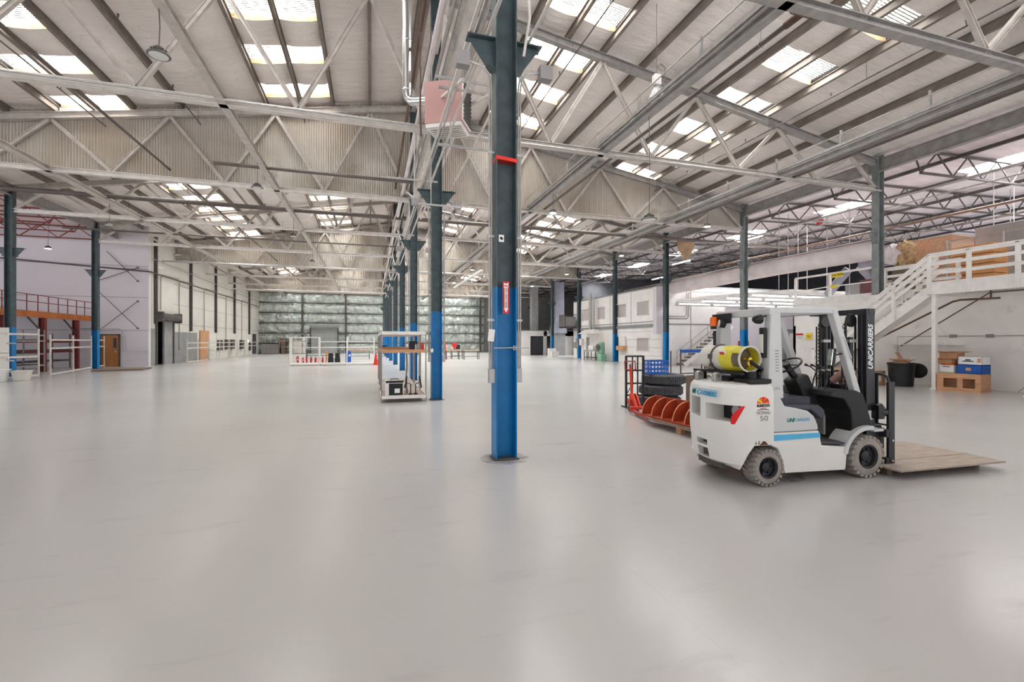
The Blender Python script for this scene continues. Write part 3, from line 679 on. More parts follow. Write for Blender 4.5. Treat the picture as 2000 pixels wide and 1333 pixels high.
# brace rods on the bay wall
for i, (p, q, w_) in enumerate((((-17.0, 36.7, 4.9), (-14.9, 36.7, 2.55), 'low, falling right'), ((-17.0, 36.7, 2.4), (-14.9, 36.7, 4.35), 'low, rising right'), ((-16.6, 36.7, 7.6), (-14.9, 36.7, 5.7), 'high, falling right'), ((-17.2, 36.7, 5.6), (-14.9, 36.7, 6.6), 'high, rising right'))):
    b = B(); b.tube([p, q], .02, 6); b.box(q, (.1, .08, .1)); tag(b.build('brace_rod', MT['dark_pipe']), 'dark diagonal brace rod on the wall beside the wooden door, '+w_, 'rod', 'brace rods by the wooden door')
b = B(); b.tube([(-18, 36.7, 2.5), (-15.95, 36.7, 2.5), (-15.75, 36.7, 2.35), (-15.7, 36.7, 1.0), (-14.3, 36.7, 1.0)], .03, 6); tag(b.build('wall_conduit', MT['conduit']), 'grey conduit bending round the wooden door', 'conduit')
# left annex roof
b = B(); b.span(-34, XL-.1, 24, 37.1, 9.05, 9.2); struct('ceiling', b, MT['blanket'])
b = B(); b.span(-34.2, -34, 26, 37.1, 0, 9.2); struct('wall_left_outer', b, MT['lilac_wall'])
def joist(x0, x1, y, z, d, label, group, m, n=9):
    t = thing('open_web_joist', (x0, y, z), 0, label, 'joist', group)
    L_ = x1-x0
    b = B(); b.bar((0, 0, 0), (L_, 0, 0), .12, .06); b.build('top_chord', m, t)
    b = B(); b.bar((L_*.04, 0, -d), (L_*.96, 0, -d), .12, .06); b.build('bottom_chord', m, t)
    b = B(); p = [(L_*.01+.1, 0, 0)]+[(L_*(.04+.92*j/(2*n)), 0, -d if j % 2 == 0 else 0) for j in range(2*n+1)]+[(L_*.99-.1, 0, 0)]
    for j in range(len(p)-1): b.bar(p[j], p[j+1], .045, .045)
    b.build('web', m, t)
    return t
for i in range(6):
    joist(-33, XL-.15, 25+2.2*i, 8.95, .75, 'dark red open web joist over the left bay, %s from the camera' % ORD[i], 'joists over the left bay', MT['red_steel'], 8)
# ================================================================ RIGHT ANNEX
def annex_mat():
    return mat('annex_roof', (236, 226, 230), .7, var=.12, sc_=1, bump=.4, bsc=2, stretch=(1, 3, 1))
def az(x): return 9.15+.0226*(x-XR)
b = B(); AX0, AX1 = 25.0, 26.1; AY = [(11.2+7*i, 13.9+7*i) for i in range(6)]
def apiece(x0, x1, y0, y1): b.hexa([(x0, y0, az(x0)), (x1, y0, az(x1)), (x1, y1, az(x1)), (x0, y1, az(x0)), (x0, y0, az(x0)+.15), (x1, y0, az(x1)+.15), (x1, y1, az(x1)+.15), (x0, y1, az(x0)+.15)])
apiece(XR+.1, AX0, 4, YF); apiece(AX1, 46, 4, YF); yy = 4
for a_, c_ in AY: apiece(AX0, AX1, yy, a_); yy = c_
apiece(AX0, AX1, yy, YF); struct('ceiling', b, annex_mat())
for i, (a_, c_) in enumerate(AY):
    b = B(); n = 26; L_ = c_-a_
    for k in range(n): b.span(-.54, .54, -L_/2+L_*(k+.25)/n, -L_/2+L_*(k+.75)/n, 0, .02, 1)
    b.add([(-.56, -L_/2, 0), (.56, -L_/2, 0), (.56, L_/2, 0), (-.56, L_/2, 0)], [(0, 1, 2, 3)], 0)
    o = b.build('skylight_panel', [MT['sky_panel'], MT['sky_rib']], loc=((AX0+AX1)/2, (a_+c_)/2, az(25.5)+.17))
    tag(o, 'long corrugated skylight panel in the right annex roof, %s from the camera' % ORD[i], 'skylight', 'skylight panels in the annex roof')
    sky_area((AX0+AX1)/2, (a_+c_)/2, 1.0, L_-.1, az(25.5)+.4, 5600, 0)
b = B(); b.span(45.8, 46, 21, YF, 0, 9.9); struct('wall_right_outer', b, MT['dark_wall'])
for i in range(18):
    j = joist(0, 18.0, Y0+3.47*i-.9, 9.08, .85, 'dark open web joist over the right annex, %s from the camera' % ORD[i], 'joists over the right annex', MT['joist_steel'], 9)
    j.location.x = XR+.25; j.rotation_euler = (0, -math.atan(.0226), 0)
for i in range(6):
    x = 22.5+3.4*i; z = 9.15+.0226*(x-XR)
    b = B(); b.bar((x, 4, z-.13), (x, YF, z-.13), .1, .14); tag(b.build('annex_purlin', MT['joist_steel']), 'dark purlin under the right annex roof, %s out from the columns' % ORD[i], 'beam', 'purlins under the annex roof')
# ================================================================ OFFICE BLOCK (right row, far)
ox = 19.6
wins = [(39.2, 40.9, 3.6, 4.75), (36.2, 37.7, 3.6, 4.75), (32.7, 34.4, 3.6, 4.75), (29.55, 31.2, 3.6, 4.75)]
b = B(); H_ = 5.55
b.span(ox, ox+.2, 28, 42.8, 4.75, H_); b.span(ox, ox+.2, 28, 42.8, 2.05, 3.6)
ys = [28, 29.55, 31.2, 32.7, 34.4, 36.2, 37.7, 39.2, 40.9, 42.8]
for a, c in zip(ys[::2], ys[1::2]): b.span(ox, ox+.2, a, c, 3.6, 4.75)
dz = [28, 29.55, 31.2, 33.95, 34.7, 39.3, 40.0, 42.8]
b.span(ox, ox+.2, 28, 29.55, 0, 2.05); b.span(ox, ox+.2, 29.55, 31.2, 0, .9); b.span(ox, ox+.2, 29.55, 31.2, 1.98, 2.05)
b.span(ox, ox+.2, 31.2, 33.95, 0, 2.05); b.span(ox, ox+.2, 34.7, 39.3, 0, 2.05); b.span(ox, ox+.2, 40.0, 42.8, 0, 2.05)
struct('wall_office', b, MT['white_wall'])
b = B(); b.span(ox+.2, 30, 28, 28.2, 0, H_); struct('wall_office_side', b, MT['white_wall'])
b = B(); b.span(ox, 30, 28.0, 42.8, H_, H_+.12); struct('ceiling_office', b, MT['grey_paint'])
b = B(); b.span(ox+3.2, ox+3.3, 28.2, 42.8, 0, H_); b.span(ox+.2, ox+3.2, 28.3, 42.8, 2.9, 3.0); struct('wall_office_inner', b, MT['lilac_wall'])
for i, (a, c, z0, z1) in enumerate(wins+[(29.55, 31.2, .9, 1.98)]):
    b = B(); b.span(ox+.06, ox+.08, a, c, z0, z1); o = struct('window_%d' % (i+1), b, MT['window_glass'])
    b = B()
    for q in ((a, a+.06, z0, z1), (c-.06, c, z0, z1), (a, c, z0, z0+.06), (a, c, z1-.06, z1)): b.span(ox-.03, ox+.06, *q)
    b.build('window_frame', MT['white_paint'], o, off=o.location)
for i, y in enumerate((34.2, 39.65)):
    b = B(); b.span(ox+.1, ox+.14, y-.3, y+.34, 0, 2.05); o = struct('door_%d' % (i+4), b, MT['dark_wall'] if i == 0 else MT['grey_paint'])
b = B(); b.span(ox-.06, ox, 28, 42.8, 2.7, 2.95); b.span(ox-.03, ox, 28, 42.8, 3.1, 3.16); struct('trim_4', b, MT['grey_paint'])
b = B()
for y in (28.9, 32.0, 35.3, 38.4, 41.5): b.span(ox-.015, ox, y, y+.04, 2.95, H_)
for z in (.6, 1.2, 1.8, 2.4): b.span(ox-.008, ox, 28, 33.9, z, z+.02)
struct('trim_5', b, MT['grey_crate'])
for i, y in enumerate((28.3, 31.4)):
    pass
b = B(); b.tube([(19.62, 27.9, 3.3), (21.6, 27.9, 3.3), (21.75, 27.9, 3.45), (21.75, 27.9, 5.1), (21.95, 27.9, 5.25), (26, 27.9, 5.25)], .04, 8)
b.tube([(19.62, 27.9, 3.45), (21.45, 27.9, 3.45), (21.6, 27.9, 3.6), (21.6, 27.9, 5.2)], .03, 8)
tag(b.build('wall_conduit', MT['conduit']), 'bent grey conduits on the white wall behind the fluorescent canopy', 'conduit')
b = B(); b.span(19.8, 24.9, 27.93, 28, 2.85, 2.95); b.span(22.0, 22.04, 27.97, 28, 0, 5.3); struct('trim_6', b, MT['grey_crate'])
b = B(); b.span(19.1, 19.6, 27.9, 28.3, 2.2, 5.5); tag(b.build('downpipe_cover', MT['lilac_wall']), 'pale vertical duct box standing off the corner of the office block', 'duct')
# exhaust hood and its stack
t = thing('exhaust_hood', (19.35, 38.2, 0), 0, 'white exhaust hood with a tall stack on the office wall', 'hood')
b = B(); b.hexa([(-.7, -1.6, 2.35), (.2, -1.6, 2.35), (.2, 1.6, 2.35), (-.7, 1.6, 2.35), (-.3, -.9, 2.75), (.2, -.9, 2.75), (.2, .9, 2.75), (-.3, .9, 2.75)]); b.build('hood', MT['white_paint'], t)
b = B(); b.cyl((-.1, .2, 2.7), (-.1, .2, 6.1), .14, 14); b.build('stack', MT['galv'], t)
b = B(); b.cyl((-.1, -.5, 2.7), (-.1, -.5, 5.7), .1, 14); b.build('stack', MT['galv'], t)
t = thing('air_handler', (18.9, 42.3, 0), 0, 'grey air handler box on a bracket high at the end of the office wall', 'air handler')
b = B(); b.span(-.7, .4, -.6, .6, 3.1, 4.1); b.build('cabinet', MT['grey_crate'], t, bevel=.02)
b = B(); b.span(-.8, .7, -.7, .7, 3.0, 3.08); b.span(-.8, -.74, -.7, .7, 3.0, 4.3); b.span(-.8, .6, -.7, -.64, 4.24, 4.3); b.build('bracket', MT['dark_steel'], t)
# machines along the office wall
t = thing('wash_station', (18.9, 37.1, 0), 0, 'grey bench with basins by the office wall under the hood', 'bench')
b = B(); b.span(-.4, .4, -1.2, 1.2, .78, .9); b.build('bench_top', MT['galv'], t); b = B()
for x in (-.35, .35):
    for y in (-1.1, 1.1): b.span(x-.03, x+.03, y-.03, y+.03, 0, .78)
b.span(-.35, .35, -1.1, 1.1, .2, .25); b.build('bench_frame', MT['dark_steel'], t)
b = B(); b.span(-.3, .3, -.5, .4, .9, 1.3); b.build('basin', MT['white_paint'], t, bevel=.03)
t = thing('green_machine', (18.75, 35.3, 0), 0, 'light green machine tool behind the sixth blue-footed column', 'machine')
b = B(); b.span(-.25, .3, -.35, .35, 0, .6); b.span(-.15, .2, -.25, .25, .6, 1.6); b.build('machine_body', MT['machine_green'], t, bevel=.05)
b = B(); b.lathe([(0, -.05), (.24, -.05), (.24, .05), (0, .05)], (-.35, 0, 1.2), (1, 0, 0)); b.build('wheel', MT['dark_steel'], t)
t = thing('control_panel', (19.5, 41.4, 0), 0, 'wall-mounted electrical cabinets at the far end of the office wall', 'cabinet')
for (y, z0, z1, m) in ((0, 1.1, 2.0, 'grey_paint'), (-.8, 1.3, 1.9, 'white_paint'), (.6, 1.0, 1.6, 'grey_crate')):
    b = B(); b.span(-.2, .08, y-.25, y+.25, z0, z1); b.build('cabinet_box', MT[m], t, bevel=.01)
t = thing('wall_panel_box', (19.45, 33.2, 0), 0, 'wooden shelf box with a phone panel beside the dark office door', 'shelf')
b = B(); b.span(-.2, .1, -.55, .55, .95, 1.3); b.build('box', MT['wood_light'], t, bevel=.01)
b = B(); b.span(-.02, .1, -.5, .4, 1.3, 2.05); b.build('backboard', MT['white_paint'], t)
# low white block at the far right with dark doorways
b = B(); y = 52
for a, c in ((16.0, 18.2), (19.9, 20.3), (21.6, 24.0)): b.span(a, c, y, y+.2, 0, 2.9)
b.span(18.2, 24, y, y+.2, 2.3, 2.9); b.span(16, 16.2, y, 60, 0, 2.9)
struct('wall_storage_block', b, MT['white_wall'])
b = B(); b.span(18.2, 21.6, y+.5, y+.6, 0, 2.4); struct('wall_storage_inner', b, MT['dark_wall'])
b = B(); b.span(16, 24, y, 60, 2.9, 3.0); struct('ceiling_storage', b, MT['grey_paint'])
t = thing('exhaust_duct', (20.6, 50, 0), 0, 'tall pale square duct rising behind the far right columns, the wider of two', 'duct', 'square ducts at the far right')
b = B(); b.span(0, 1.1, 0, 1.1, 4.3, 8.6); b.hexa([(-.4, -.2, 2.6), (1.4, -.2, 2.6), (1.4, 1.3, 2.6), (-.4, 1.3, 2.6), (0, 0, 4.3), (1.1, 0, 4.3), (1.1, 1.1, 4.3), (0, 1.1, 4.3)]); b.build('duct_body', MT['duct_grey'], t)
b = B(); b.span(-.2, 1.2, -.1, 1.2, 0, 2.6); b.build('duct_base', MT['grey_paint'], t)
t = thing('exhaust_duct', (18.5, 52.3, 0), 0, 'tall dark square duct rising behind the far right columns, the narrower of two', 'duct', 'square ducts at the far right')
b = B(); b.span(0, .8, 0, .8, 3.0, 8.6); b.build('duct_body', MT['grey_paint'], t)
# dark walls deep in the annex
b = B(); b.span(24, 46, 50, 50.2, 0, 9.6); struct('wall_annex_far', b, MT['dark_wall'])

# ================================================================ CANOPY WITH FLUORESCENT TUBES
b = B(); b.span(20.6, 33, 18.35, 27.9, 4.2, 4.35); b.hexa([(18.8, 22.5, 4.2), (20.6, 18.35, 4.2), (20.6, 27.9, 4.2), (18.8, 25.2, 4.2), (18.8, 22.5, 4.35), (20.6, 18.35, 4.35), (20.6, 27.9, 4.35), (18.8, 25.2, 4.35)])
struct('ceiling_canopy', b, MT['white_paint'])
n = 0
for j, y in enumerate((19.4, 21.2, 23.2, 25.4)):
    for i, x in enumerate((20.3, 23.0, 25.7, 28.4)):
        t = thing('tube_light', (x, y, 4.1), 0, 'lit fluorescent tube under the white canopy, row %s from the camera, %s from the left' % (ORD[j], ORD[i] if i else 'first'), 'light', 'fluorescent tubes under the canopy')
        b = B(); b.span(-1.2, 1.2, -.09, .09, .03, .09); b.build('housing', MT['white_paint'], t)
        b = B(); b.cyl((-1.18, 0, 0), (1.18, 0, 0), .03, 8); b.build('tube', MT['tube_on'], t)
b = B(); b.span(25.0, 29.4, 27.75, 27.95, 0, 4.18); b.span(29.4, 31.9, 27.75, 27.95, 2.6, 4.18); b.span(31.9, 32.9, 27.75, 27.95, 0, 4.18); struct('wall_canopy_back', b, MT['lilac_wall'])
for i, x in enumerate((29.95, 31.35)):
    b = B(); b.span(x-.6, x+.6, 27.85, 27.91, 0, 2.58); o = struct('door_%d' % (6+i), b, MT['grey_paint'])
    b = B(); b.span(x-.36, x+.36, 27.82, 27.86, .7, 2.3); b.build('door_window', MT['window_glass'] if i == 0 else MT['white_paint'], o, off=o.location)
b = B(); b.span(33, 33.15, 18.3, 27.95, 0, 4.18); struct('wall_canopy_right', b, MT['white_wall'])
# notice board colours on the back wall of the canopy room
for (x0, x1, z0, z1, m, lab) in ((26.0, 26.9, 1.0, 1.7, 'jack_dark_red', 'dark red board'), (27.9, 28.3, .9, 1.8, 'sign_red', 'tall red board'), (28.3, 29.3, 1.4, 1.8, 'sign_yellow', 'low yellow board')):
    b = B(); b.span(x0, x1, 27.68, 27.74, z0, z1); tag(b.build('notice_board', MT[m]), lab+' on the back wall under the canopy', 'board', 'boards under the canopy')
t = thing('steel_stair', (20.3, 26.9, 0), 0, 'steel stair with dark treads climbing right along the white wall', 'stair')
L_, H2 = 4.0, 2.75
for y in (-.45, .45):
    b = B(); b.bar((0, y, .05), (L_, y, H2), .05, .28); b.build('stringer', MT['white_paint'], t)
    b = B(); b.tube([(0, y, .9), (L_, y, H2+.85)], .022, 6); b.tube([(0, y, .5), (L_, y, H2+.42)], .016, 6)
    for q in (0.02, .33, .66, .98): b.tube([(L_*q, y, H2*q), (L_*q, y, H2*q+.9)], .02, 6)
    b.build('handrail', MT['conduit'], t)
for i in range(12):
    b = B(); b.span(L_*i/12, L_*i/12+.28, -.43, .43, .06+H2*i/12, .16+H2*i/12); b.build('tread', MT['stair_tread'], t)
# ================================================================ RIGHT MEZZANINE
mx = 20.6
b = B(); b.span(mx, mx+.15, 5.0, 18.3, 0, 3.62); b.span(mx, 27, 18.15, 18.3, 0, 3.62); struct('wall_right', b, MT['white_wall'])
b = B(); b.span(mx, 33, 2, 18.3, 3.62, 3.76); b.span(18.85, mx, 6.0, 11.15, 3.42, 3.74); struct('floor_mezzanine', b, MT['white_paint'])
b = B(); b.span(18.75, 18.85, 6.0, 11.25, 3.32, 3.76); b.span(18.75, mx, 11.15, 11.25, 3.32, 3.5); b.span(mx-.04, mx, 14, 18.3, 3.5, 3.78)
b.span(19.28, mx, 13.2, 13.6, 3.38, 3.555); struct('trim_7', b, MT['white_paint'])
for i, y in enumerate((11.1, 8.68)):
    t = thing('mezzanine_post', (18.86, y, 0), 0, 'white timber post under the mezzanine platform, '+('beside the black bin' if i == 0 else 'nearest the camera'), 'post', 'posts under the mezzanine')
    b = B(); b.span(-.06, .06, -.06, .06, 0, 3.32); b.build('post', MT['white_paint'], t); b = B(); b.span(-.09, .09, -.09, .09, 0, .06); b.build('foot', MT['white_paint'], t)
def railing(name, pts, x, z0f, label, posts, hs=(.97, .62, .3), thick=.05, hb=.11, sx=-1, group='white railings of the mezzanine'):
    """board railing along Y at x; z0f(y) gives the foot height"""
    y0, y1 = pts; t = thing(name, (x, y0, z0f(y0)), 0, label, 'railing', group); zb = z0f(y0)
    for j, h in enumerate(hs):
        b = B(); b.bar((0, 0, h), (0, y1-y0, z0f(y1)-zb+h), thick if j else .1, hb if j else .06)
        if j == 0: b.bar((0, 0, h-.07), (0, y1-y0, z0f(y1)-zb+h-.07), .04, .1)
        b.build('rail_board' if j else 'top_rail', MT['white_paint'], t)
    for y in posts:
        b = B(); z = z0f(y)-zb; b.span(-.05, .05, y-y0-.05, y-y0+.05, z-.42, z+.96); b.build('rail_post', MT['white_paint'], t)
flat = lambda y: 3.76
railing('mezzanine_railing', (6.0, 11.22), 18.74, flat, 'white board railing along the front of the mezzanine platform', (7.5, 8.87, 10.07, 11.2))
sz = lambda y: 3.76-(y-11.22)*.76
railing('stair_railing', (11.22, 15.7), 18.74, sz, 'white board handrail on the outer side of the mezzanine stair', (12.35, 13.5, 14.7, 15.6), hs=(.95, .62, .34))
railing('stair_railing', (11.22, 15.7), 19.22, sz, 'white board handrail on the inner side of the mezzanine stair', (12.35, 13.5, 15.6), hs=(.95, .62, .34))
railing('mezzanine_railing', (11.3, 13.95), 20.62, flat, 'short white railing on the wall edge behind the top of the stair', (11.4, 12.7, 13.9))
t = thing('pipe_railing', (20.62, 14.35, 3.76), 0, 'white square tube railing with yellow caution signs above the white wall', 'railing')
b = B(); b.bar((0, 0, 1.1), (0, 3.85, 1.1), .07, .09); b.build('top_rail', MT['white_paint'], t)
b = B(); b.bar((0, 0, .5), (0, 1.95, .5), .03, .05); b.bar((0, 2.05, .5), (0, 3.85, .42), .03, .05); b.build('mid_rail', MT['white_paint'], t)
for y in (2.0, 3.82):
    b = B(); b.span(-.05, .05, y-.05, y+.05, -1.3 if y > 3 else -.2, 1.08); b.build('rail_post', MT['white_paint'], t)
# caution signs
def sign_board(name, c, w, h, nrm, mats, label, cat='sign', group=None):
    """thin board, centre c, normal along nrm (unit XY)"""
    t = thing(name, (c[0], c[1], c[2]-h/2), math.atan2(nrm[1], nrm[0])+math.pi/2, label, cat, group)
    b = B(); b.span(-w/2, w/2, 0, .008, 0, h); b.build('board', mats, t); return t
t = sign_board('caution_sign', (20.578, 15.95, 4.75), .52, .2, (-1, 0), MT['sign_yellow'], 'yellow caution sign hung on the white tube railing, upper of two', group='caution signs on the railing')
text('lettering', 'CAUTION', .12, MT['ink'], frame((0, -.002, .1), (1, 0, 0), (0, 0, 1)), t, bold=.003)
t = sign_board('caution_sign', (20.597, 16.2, 4.25), .45, .13, (-1, 0), MT['sign_yellow'], 'yellow caution sign hung on the white tube railing, lower of two', group='caution signs on the railing')
t = sign_board('danger_sign', (20.56, 17.9, 1.93), .42, .3, (-1, 0), MT['sign_white'], 'white sign with a red band on the white wall behind the forklift')
b = B(); b.span(-.2, .2, -.004, 0, .2, .3); b.build('red_band', MT['sign_red'], t)
b = B(); b.span(-.12, .12, -.004, 0, .05, .07); b.span(-.15, .15, -.004, 0, .12, .14); b.build('text_lines', MT['ink'], t)
t = sign_board('notice_sign', (20.56, 17.4, 1.93), .34, .3, (-1, 0), MT['sign_yellow'], 'yellow notice on the white wall beside the red-banded sign')
b = B(); b.span(-.1, .1, -.004, 0, .1, .12); b.span(-.12, .12, -.004, 0, .16, .18); b.build('text_lines', MT['ink'], t)
# staircase
t = thing('mezzanine_stair', (18.8, 15.75, 0), 0, 'white timber stair running down beside the white wall away from the platform', 'stair')
y0 = 15.75-15.75; N_ = 18; run = 4.5; rise = 3.74
for x in (0, .44):
    b = B(); b.bar((x+.03, 0, -.05+.2), (x+.03, -run, rise-.28), .06, .34); b.build('stringer', MT['white_paint'], t)
for i in range(N_):
    b = B(); z = rise*(i+1)/N_; y = -run*i/N_; b.span(.06, .44, y-run/N_-.02, y, z-.04, z); b.span(.06, .44, y-.02, y, z-rise/N_, z-.04); b.build('tread', MT['white_paint'], t)
b = B(); b.add([(.05, -.3, 0.0), (.45, -.3, 0.0), (.45, -run, rise-.45), (.05, -run, rise-.45), (.05, -.3, .02), (.45, -.3, .02), (.45, -run, rise-.43), (.05, -run, rise-.43)], [(0, 1, 2, 3), (7, 6, 5, 4), (0, 4, 5, 1), (2, 6, 7, 3)]); b.build('soffit', MT['white_paint'], t)
# pipes under the stair and platform
b = B(); b.tube([(19.8, 14.3, 1.45), (19.8, 11.1, 3.1), (19.85, 10.9, 3.15), (20.2, 10.0, 3.15)], .035, 8); b.cyl((20.1, 10.2, 3.15), (20.1, 10.2, 3.42), .03, 8); tag(b.build('sprinkler_pipe', MT['brown_pipe']), 'brown pipe slanting under the stair to the platform underside', 'pipe')
b = B(); b.tube([(20.45, 13.2, 1.5), (20.45, 10.4, 3.38), (20.45, 8.0, 3.38)], .022, 8); tag(b.build('brace_pipe', MT['brown_pipe']), 'thin brown pipe slanting down to the wall shelf under the stair', 'pipe')
t = thing('wall_shelf', (20.35, 12.6, 1.55), 0, 'thin white shelf on the wall behind the black bin', 'shelf')
b = B(); b.span(-.2, .25, -1.4, 1.0, 0, .03); b.build('board', MT['white_paint'], t)
t = thing('outlet_conduit', (20.56, 9.0, 1.88), 0, 'conduit with two outlet boxes along the white wall above the cardboard boxes', 'conduit')
b = B(); b.tube([(0, -1, 0), (0, 4.4, 0), (0, 4.4, -1.2)], .014, 6); b.build('pipe', MT['conduit'], t)
for y in (1.45, 2.5): b = B(); b.box((-.03, y, 0), (.08, .2, .12)); b.build('outlet_box', MT['grey_crate'], t, bevel=.01)
for i, y in enumerate((9.75, 11.8)):
    b = B(); b.prism([(-.16, 0), (.16, 0), (.16, .32), (.02, .4)], lambda a, c: (20.58, y+a, 1.38+c), lambda a, c: (20.6, y+a, 1.38+c)); tag(b.build('wall_paper', MT['sign_white']), 'white paper fixed to the wall under the conduit, '+('nearer the camera' if i == 0 else 'farther from the camera'), 'paper', 'papers on the white wall')
# things on the mezzanine
t = thing('wooden_box', (20.95, 10.55, 3.76), 0, 'orange-brown wooden crate with knots standing on the mezzanine behind the railing', 'crate')
for j in range(4):
    b = B(); b.span(0, .7, 0, 1.28, .02+j*.36, .36+j*.36); b.build('board', MT['wood_orange'], t, bevel=.008)
for y, z in ((.2, .2), (.5, .9), (.95, .25), (1.1, .6), (1.15, 1.25), (.3, 1.3), (.85, 1.0), (.6, .55)): b = B(); b.lathe([(0, 0), (.03, 0), (.03, .004), (0, .004)], (0, y, z), (-1, 0, 0), 8); b.build('knot', MT['knot'], t)
b = B()
for y in (.03, 1.25): b.span(.7, .76, y-.03, y+.03, 0, 1.46)
b.build('batten', MT['wood_orange'], t)
b = B(); b.span(22.2, 23.6, 12.5, 13.95, 3.76, 5.92); t = tag(b.build('osb_crate', MT['osb']), 'large crate of pinkish particle board at the back of the mezzanine', 'crate')
b = B(); b.span(22.15, 23.65, 12.45, 14.0, 5.92, 5.98); b.build('crate_lid', MT['plywood'], t, off=t.location)
b = B(); b.span(24.2, 24.4, 3, 12.8, 3.76, 6.4); struct('wall_mezzanine', b, MT['grey_crate'])
b = B(); b.lathe([(0, 0), (.12, .04), (.22, .1), (.3, .22), (.34, .35), (.34, .5), (.32, .65), (.3, .8), (.24, .95), (.16, 1.05), (0, 1.1)], (21.3, 13.6, 4.75), (.15, .2, 1), 40); crumple(b, .32, 4); crumple(b, .1, 13); tag(b.build('insulation_roll', MT['fiberglass']), 'torn roll of yellow-brown insulation beside the near right column', 'insulation')
b = B(); b.lathe([(0, 0), (.1, .02), (.2, .08), (.25, .2), (.26, .4), (.24, .6), (.2, .76), (.1, .86), (0, .9)], (20.9, 13.75, 4.9), (.1, .3, 1), 24); crumple(b, .16, 4, 3); tag(b.build('wrapped_bag', MT['duct_wrap']), 'pale bag hanging by the torn insulation beside the near right column', 'bag')
b = B(); b.span(21.0, 21.5, 12.9, 13.9, 3.76, 4.7); tag(b.build('wire_bin', MT['cart_brown']), 'brown bin behind the wire mesh on the mezzanine', 'bin')
# chain-link fence
t = thing('chain_link_fence', (21.95, 5.5, 3.76), 0, 'galvanised chain-link fence on the mezzanine', 'fence')
b = B()
for y, h in ((0, 1.95), (5.28, 1.95), (7.0, 1.95)): b.cyl((0, y, 0), (0, y, h), .035, 8)
b.build('fence_post', MT['galv'], t)
b = B(); b.cyl((0, 0, 1.9), (0, 5.2, 1.9), .02, 6); b.cyl((0, 5.3, 1.9), (0, 7.0, 1.9), .02, 6); b.build('fence_rail', MT['galv'], t)
b = B(); step = .1
def mesh_rect(y0, y1, z0, z1):
    n = int((y1-y0+z1-z0)/step)
    for i in range(n):
        d = i*step
        a = (y0+max(0, d-(z1-z0)), z0+min(d, z1-z0)); c = (y0+min(d, y1-y0), z0+max(0, d-(y1-y0)))
        if abs(a[0]-c[0]) > .02: b.bar((0, a[0], a[1]), (0, c[0], c[1]), .006, .006); b.bar((0, y1+y0-a[0], a[1]), (0, y1+y0-c[0], c[1]), .006, .006)
mesh_rect(0, 5.2, 0, 1.95); mesh_rect(5.3, 6.95, 0, 1.9)
b.build('mesh', MT['galv'], t)
# big wrapped duct from the right column towards the office
t = thing('insulated_duct', (20.6, 14.2, 5.6), 0, 'large cloth-wrapped pale duct running from the near right column towards the offices', 'duct')
b = B(); b.tube([(0, 0, 0), (0, 5, .02), (0, 15.5, -.15)], .43, 20); b.build('duct_body', MT['duct_wrap'], t)
b = B(); b.span(-.3, .3, 0, 15, .42, .45); b.build('top_board', MT['duct_wrap'], t)
t = thing('branch_duct', (22.3, 15.5, 3.8), 0, 'grey ribbed ducts slanting down behind the tube railing', 'duct')
b = B(); b.tube([(0, .6, 1.5), (.3, -.3, .2)], .26, 14); b.tube([(0, .6, 1.5), (0, -1.2, 1.55)], .24, 14); b.build('duct_body', MT['duct_grey'], t)
b = B(); b.tube([(.5, 1.6, 1.5), (.2, 2.5, .25)], .2, 14); b.build('duct_body', MT['duct_grey'], t)
b = B(); b.span(21.5, 22.3, 15.0, 15.6, 3.76, 4.5); tag(b.build('brown_cabinet', MT['maroon']), 'dark red-brown cabinet behind the tube railing', 'cabinet')
# dark void boxes: plant behind the railing
b = B(); b.span(23.5, 32, 15.5, 17.8, 3.76, 4.6); tag(b.build('plant_enclosure', MT['grey_paint']), 'grey plant enclosure on the mezzanine behind the cabinet', 'enclosure')
# cloth funnel hung on the main
t = thing('cloth_funnel', (19.0, 24.6, 6.75), 0, 'brown cloth funnel hanging from the dark main', 'funnel')
b = B(); b.lathe([(.02, 0), (.18, .25), (.5, .8), (.56, 1.3), (.5, 1.3), (.45, .8), (.12, .3)], (0, 0, 0), (0, 0, 1), 14); b.build('cloth', MT['cloth_brown'], t)
b = B()
for a in (0, 2.1, 4.2): b.cyl((.5*math.cos(a), .5*math.sin(a), 1.28), (.2*math.cos(a), .2*math.sin(a), 1.6), .01, 5)
b.build('hanger', MT['dark_pipe'], t)
# exit sign and rods
t = sign_board('exit_sign', (24.2, 19.8, 8.45), .3, .28, (-1, -.5), MT['sign_red'], 'small red sign high under the dark annex roof')
b = B(); b.tube([(0, 0, .28), (0, 0, .98)], .01, 5); b.build('hanger', MT['conduit'], t)
for i, (x, y) in enumerate(((21.5, 20), (22.6, 20.4), (24.0, 21), (25.4, 21.6), (27.5, 22), (23, 17.2), (25.0, 12.6), (26.4, 12.2), (27.6, 13.2), (29, 14))):
    b = B(); b.cyl((x, y, 4.36 if y > 18.5 else 3.77), (x, y, 8.9), .018, 6); tag(b.build('hanger_rod', MT['conduit']), 'thin hanger rod dropping from the dark annex roof, %s from the left' % ORD[i], 'rod', 'hanger rods in the annex')
for i, (x, y) in enumerate(((23.5, 24), (25, 33), (29, 42))):
    t = thing('strip_light', (x, y, 8.35), 0, 'fluorescent strip light hung under the dark annex roof, %s' % ['second from the camera', 'third from the camera', 'farthest', 'nearest the camera'][i], 'light', 'strip lights under the annex roof')
    b = B(); b.span(-.1, .1, -1.2, 1.2, 0, .08); b.build('housing', MT['white_paint'], t)
    b = B(); b.cyl((0, -1.15, -.03), (0, 1.15, -.03), .03, 8); b.build('tube', MT['tube_on'], t)
    for s in (-1, 1): b = B(); b.cyl((0, s*.9, .08), (0, s*.9, .8+.0226*(x-XR)), .008, 5); b.build('hanger_rod', MT['conduit'], t)
